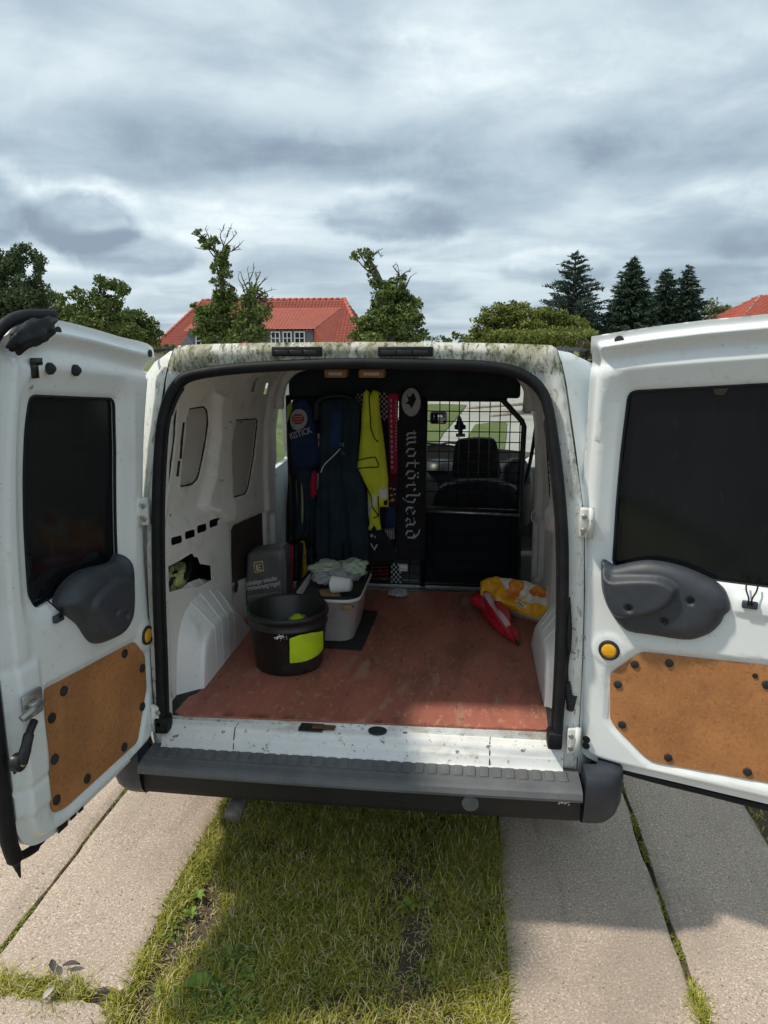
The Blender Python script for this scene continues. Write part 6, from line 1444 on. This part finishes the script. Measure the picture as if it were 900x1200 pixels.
tree('ivy_tree', 'tall ivy-clad tree with a bare twiggy top before the red roof', 'tree', 48, [(262, 410), (262, 370), (260, 335), (258, 305), (250, 288)],
     [(236,278,9,5),(233,272,5,3),(252,282,7,5),(243,290,7,5),(262,300,7,8),(254,312,10,9),(262,322,9,9),(251,330,6,5),(263,340,11,10),(256,356,14,12),(270,352,9,12),(246,366,14,9),(233,376,9,6),(258,380,20,14),(246,392,18,11),(274,392,16,12),(228,358,3,3)]+IVY_A, M['leaf_ivy'], 2.0, .50, 5,
     twigs=[[(258,302),(262,288),(266,276)], [(262,290),(272,280),(278,272)], [(262,288),(258,276),(262,268)], [(266,278),(268,270),(272,267)], [(260,300),(272,294),(283,292)], [(272,294),(280,288),(283,284)], [(254,300),(246,288),(238,280)], [(246,288),(244,276),(240,268)], [(250,292),(238,292),(228,290)], [(238,280),(230,276),(224,274)]])
tree('twiggy_tree', 'half-dead tree with thin upright twigs just right of the tall ivy-clad tree', 'tree', 47, [(294, 410), (294, 370), (292, 340)],
     [(288,345,10,14),(302,348,10,14),(282,366,10,14),(298,370,16,14),(312,362,6,14),(290,388,22,14),(306,392,14,12),(276,396,14,10),(295,334,8,8)], M['leaf_ivy'], 1.9, .26, 6,
     twigs=[[(293,345),(292,328),(290,316)], [(294,350),(300,332),(299,318)], [(300,340),(308,330),(314,326)], [(298,336),(304,322),(306,318)], [(290,340),(284,326),(282,318)], [(302,350),(312,342),(319,340)], [(292,330),(296,320),(297,314)], [(304,356),(314,350),(320,350)], [(286,338),(281,330),(279,325)]])
tree('ivy_clad_tree', 'broad ivy-clad tree with a leaning leafy arm, standing alone right of the red roof', 'tree', 48, [(460, 410), (458, 370), (448, 335), (438, 312), (428, 298)],
     [(420,296,8,5),(416,301,5,4),(432,300,7,5),(434,310,6,6),(438,322,6,8),(442,334,7,7),(458,340,12,12),(474,336,9,9),(466,352,18,12),(450,356,14,12),(484,356,12,10),(436,368,8,6),(426,380,14,10),(446,380,18,14),(470,378,22,14),(488,374,10,10),(456,396,34,10),(424,396,16,9),(494,394,12,8),(468,326,6,6),(460,350,22,14),(465,372,30,14),(430,296,6,5),(436,316,6,6),(440,328,6,7),(446,344,8,8),(474,322,4,4)], M['leaf_ivy'], 2.0, .42, 7,
     twigs=[[(472,340),(468,322),(466,310)], [(470,330),(474,320),(481,318)], [(468,322),(462,314),(460,311)], [(434,305),(440,296),(449,291)], [(437,300),(443,296),(447,302)], [(476,336),(480,326),(484,322)]])
tree('far_hedge', 'long dark hedge far behind, left of the van', 'hedge', 52, [(150, 412), (150, 404)], [(120,404,30,8),(160,406,26,7),(190,410,16,6),(60,404,40,10),(10,404,30,12)], M['leaf_oak'], 2.2, .4, 18, branches=False)
tree('low_hedge', 'low dark hedge line just above the roof edge right of the ivy-clad tree', 'hedge', 70, [(515, 410), (515, 400)], [(505,398,10,5),(518,399,10,4),(530,396,8,5),(542,395,8,5),(550,398,8,5),(488,402,12,5),(536,392,5,2)], M['leaf_ivy'], 1.8, .4, 8, branches=False)
tree('round_bush', 'broad yellowish-green bush above the right end of the van roof', 'bush', 20, [(620, 420), (620, 390)], [(570,374,16,11),(592,366,16,10),(612,364,14,9),(600,372,20,10),(636,372,18,10),(656,376,16,10),(674,380,14,10),(560,388,10,10),(585,388,22,12),(615,386,24,12),(648,390,24,12),(678,396,14,14),(556,398,8,8),(690,404,8,16),(630,394,60,12),(600,400,50,12),(582,360,7,5),(604,356,6,4),(640,364,8,5),(662,367,6,5),(566,366,6,6)], M['leaf_bush'], 1.7, .46, 9, sub=4)
tree('bramble', 'brownish brambles in the gap between van side and right door', 'bramble', 12, [(690, 440), (690, 425)], [(688,420,10,10),(694,430,8,10),(684,408,10,8),(700,415,10,14)], M['leaf_brown'], 1.6, .5, 10, branches=False)
tree('pale_tree', 'small pale round tree between the conifers and the far red roof', 'tree', 60, [(842, 400), (842, 380)], [(838,358,12,8),(850,364,14,8),(830,366,9,7),(862,368,9,6),(845,374,22,8)], M['leaf_pale'], 1.8, .36, 11)
tree('dark_thicket', 'dark thicket low between the conifers right of the van roof', 'thicket', 55, [(700, 410), (700, 395)], [(700,380,10,12),(690,372,8,10),(712,388,10,8),(700,396,14,8),(760,380,10,9),(812,378,14,6),(790,378,16,7)], M['leaf_fir'], 2.0, .4, 12, branches=False)

def conifer(label, D, px, top, bot, halfw, m, seed, levels, dens, droop, gap=1.0, tips=(), profile=1.0):
    k = (D+2.12)/FPX; r = np.random.default_rng(seed); base = on_y(px, 410, D); x, zt_, zb_ = base[0], on_y(px, top, D)[2], on_y(px, bot, D)[2]
    th = thing('conifer', (x, D, 0), label, 'conifer', 'conifers behind the van'); H_ = zt_-zb_; br = []; Vs, Ts = [], []
    for i in range(levels):
        t = (i+.3)/levels; z = zt_-H_*t; rad = halfw*k*(t**profile)*r.uniform(.8, 1.12)+.05; nb = int(5+t*7*gap)
        for j in range(nb):
            a = 2*math.pi*(j+r.uniform(-.3, .3))/nb+i*1.3; l = rad*r.uniform(.7, 1.1); e = np.array([x+math.cos(a)*l, D+math.sin(a)*l, z-droop*l*.35+r.uniform(-.1, .1)+l*.12]); s0 = np.array([x, D, z]); mid_ = (s0+e)/2+np.array([0, 0, -droop*l*.22])
            br.append(tube([s0, mid_, e], [.04, .025, .01], 4)); n = max(6, int(l/k*dens))
            tt = r.uniform(.12, 1.02, n); P_ = (1-tt)[:, None]**2*s0+(2*tt*(1-tt))[:, None]*mid_+(tt**2)[:, None]*e; P_ += r.normal(0, .05+.03*l, (n, 3))*[1, 1, .5]
            d = (e-s0)/np.linalg.norm(e-s0); lf = k*r.uniform(1.6, 4.2, n)[:, None]; u = d+r.normal(0, .55, (n, 3))+np.array([0, 0, -.25*droop]); u /= np.linalg.norm(u, axis=1)[:, None]; w = np.cross(u, r.normal(size=(n, 3))); w /= np.linalg.norm(w, axis=1)[:, None]
            Vs.append(np.stack([P_-u*lf*.5, P_-w*lf*.22, P_+u*lf, P_+w*lf*.22], 1).reshape(-1, 3)); Ts.append(np.repeat(np.clip(r.normal(.45, .25, n), 0, 1), 4))
    V = np.vstack(Vs); n = len(V)//4; b = (np.arange(n)*4)[:, None]; leaf_obj('crown', V, b+np.array([[0, 1, 2, 3]]), np.concatenate(Ts), m, th)
    obj('trunk', *join(tube([(x, D, -.1), (x, D, (zt_+zb_)/2), (x, D, zt_+.02)], [.22, .12, .02], 8), *br), M['bark'], th)
conifer('open blue-green fir with upturned bare-looking side boughs, leftmost of the conifers', 50, 669, 296, 402, 46, M['leaf_blue'], 1, 17, 3.6, -.6, .75, profile=.70)
conifer('dense dark pyramid spruce, broadest of the conifers', 50, 736, 302, 402, 37, M['leaf_fir'], 2, 28, 5.0, .5, 1.5, profile=.62)
conifer('slim spruce between the dense pyramid and the rightmost spruce', 52, 775, 316, 400, 27, M['leaf_fir'], 3, 24, 4.4, .4, 1.3, profile=.6)
conifer('slim pointed spruce, rightmost of the conifers', 52, 799, 312, 400, 30, M['leaf_fir'], 4, 24, 4.0, .5, 1.3, profile=.65)
o_ = sheet('distant_hills', -900, 900, 700, 701, -.06, M['lawn'])
bpy.data.objects.remove(o_)
hv = []; hn = 120
for i in range(hn+1): x = -700+1400*i/hn; hv += [(x, 800, -1), (x, 806, 8+5*mnoise.noise(Vector((x*.004, 3, 0)))+2*mnoise.noise(Vector((x*.03, 1, 0))))]
o_ = obj('distant_hills', hv, [(i*2, i*2+2, i*2+3, i*2+1) for i in range(hn)], mat('distant_woods', (.10, .14, .16), .9)); tag(o_, kind='structure')

# single thing with parts: driveway is setting
for o in list(bpy.data.objects):
    if o.name.startswith('slab_driveway'): o['kind'] = 'structure'
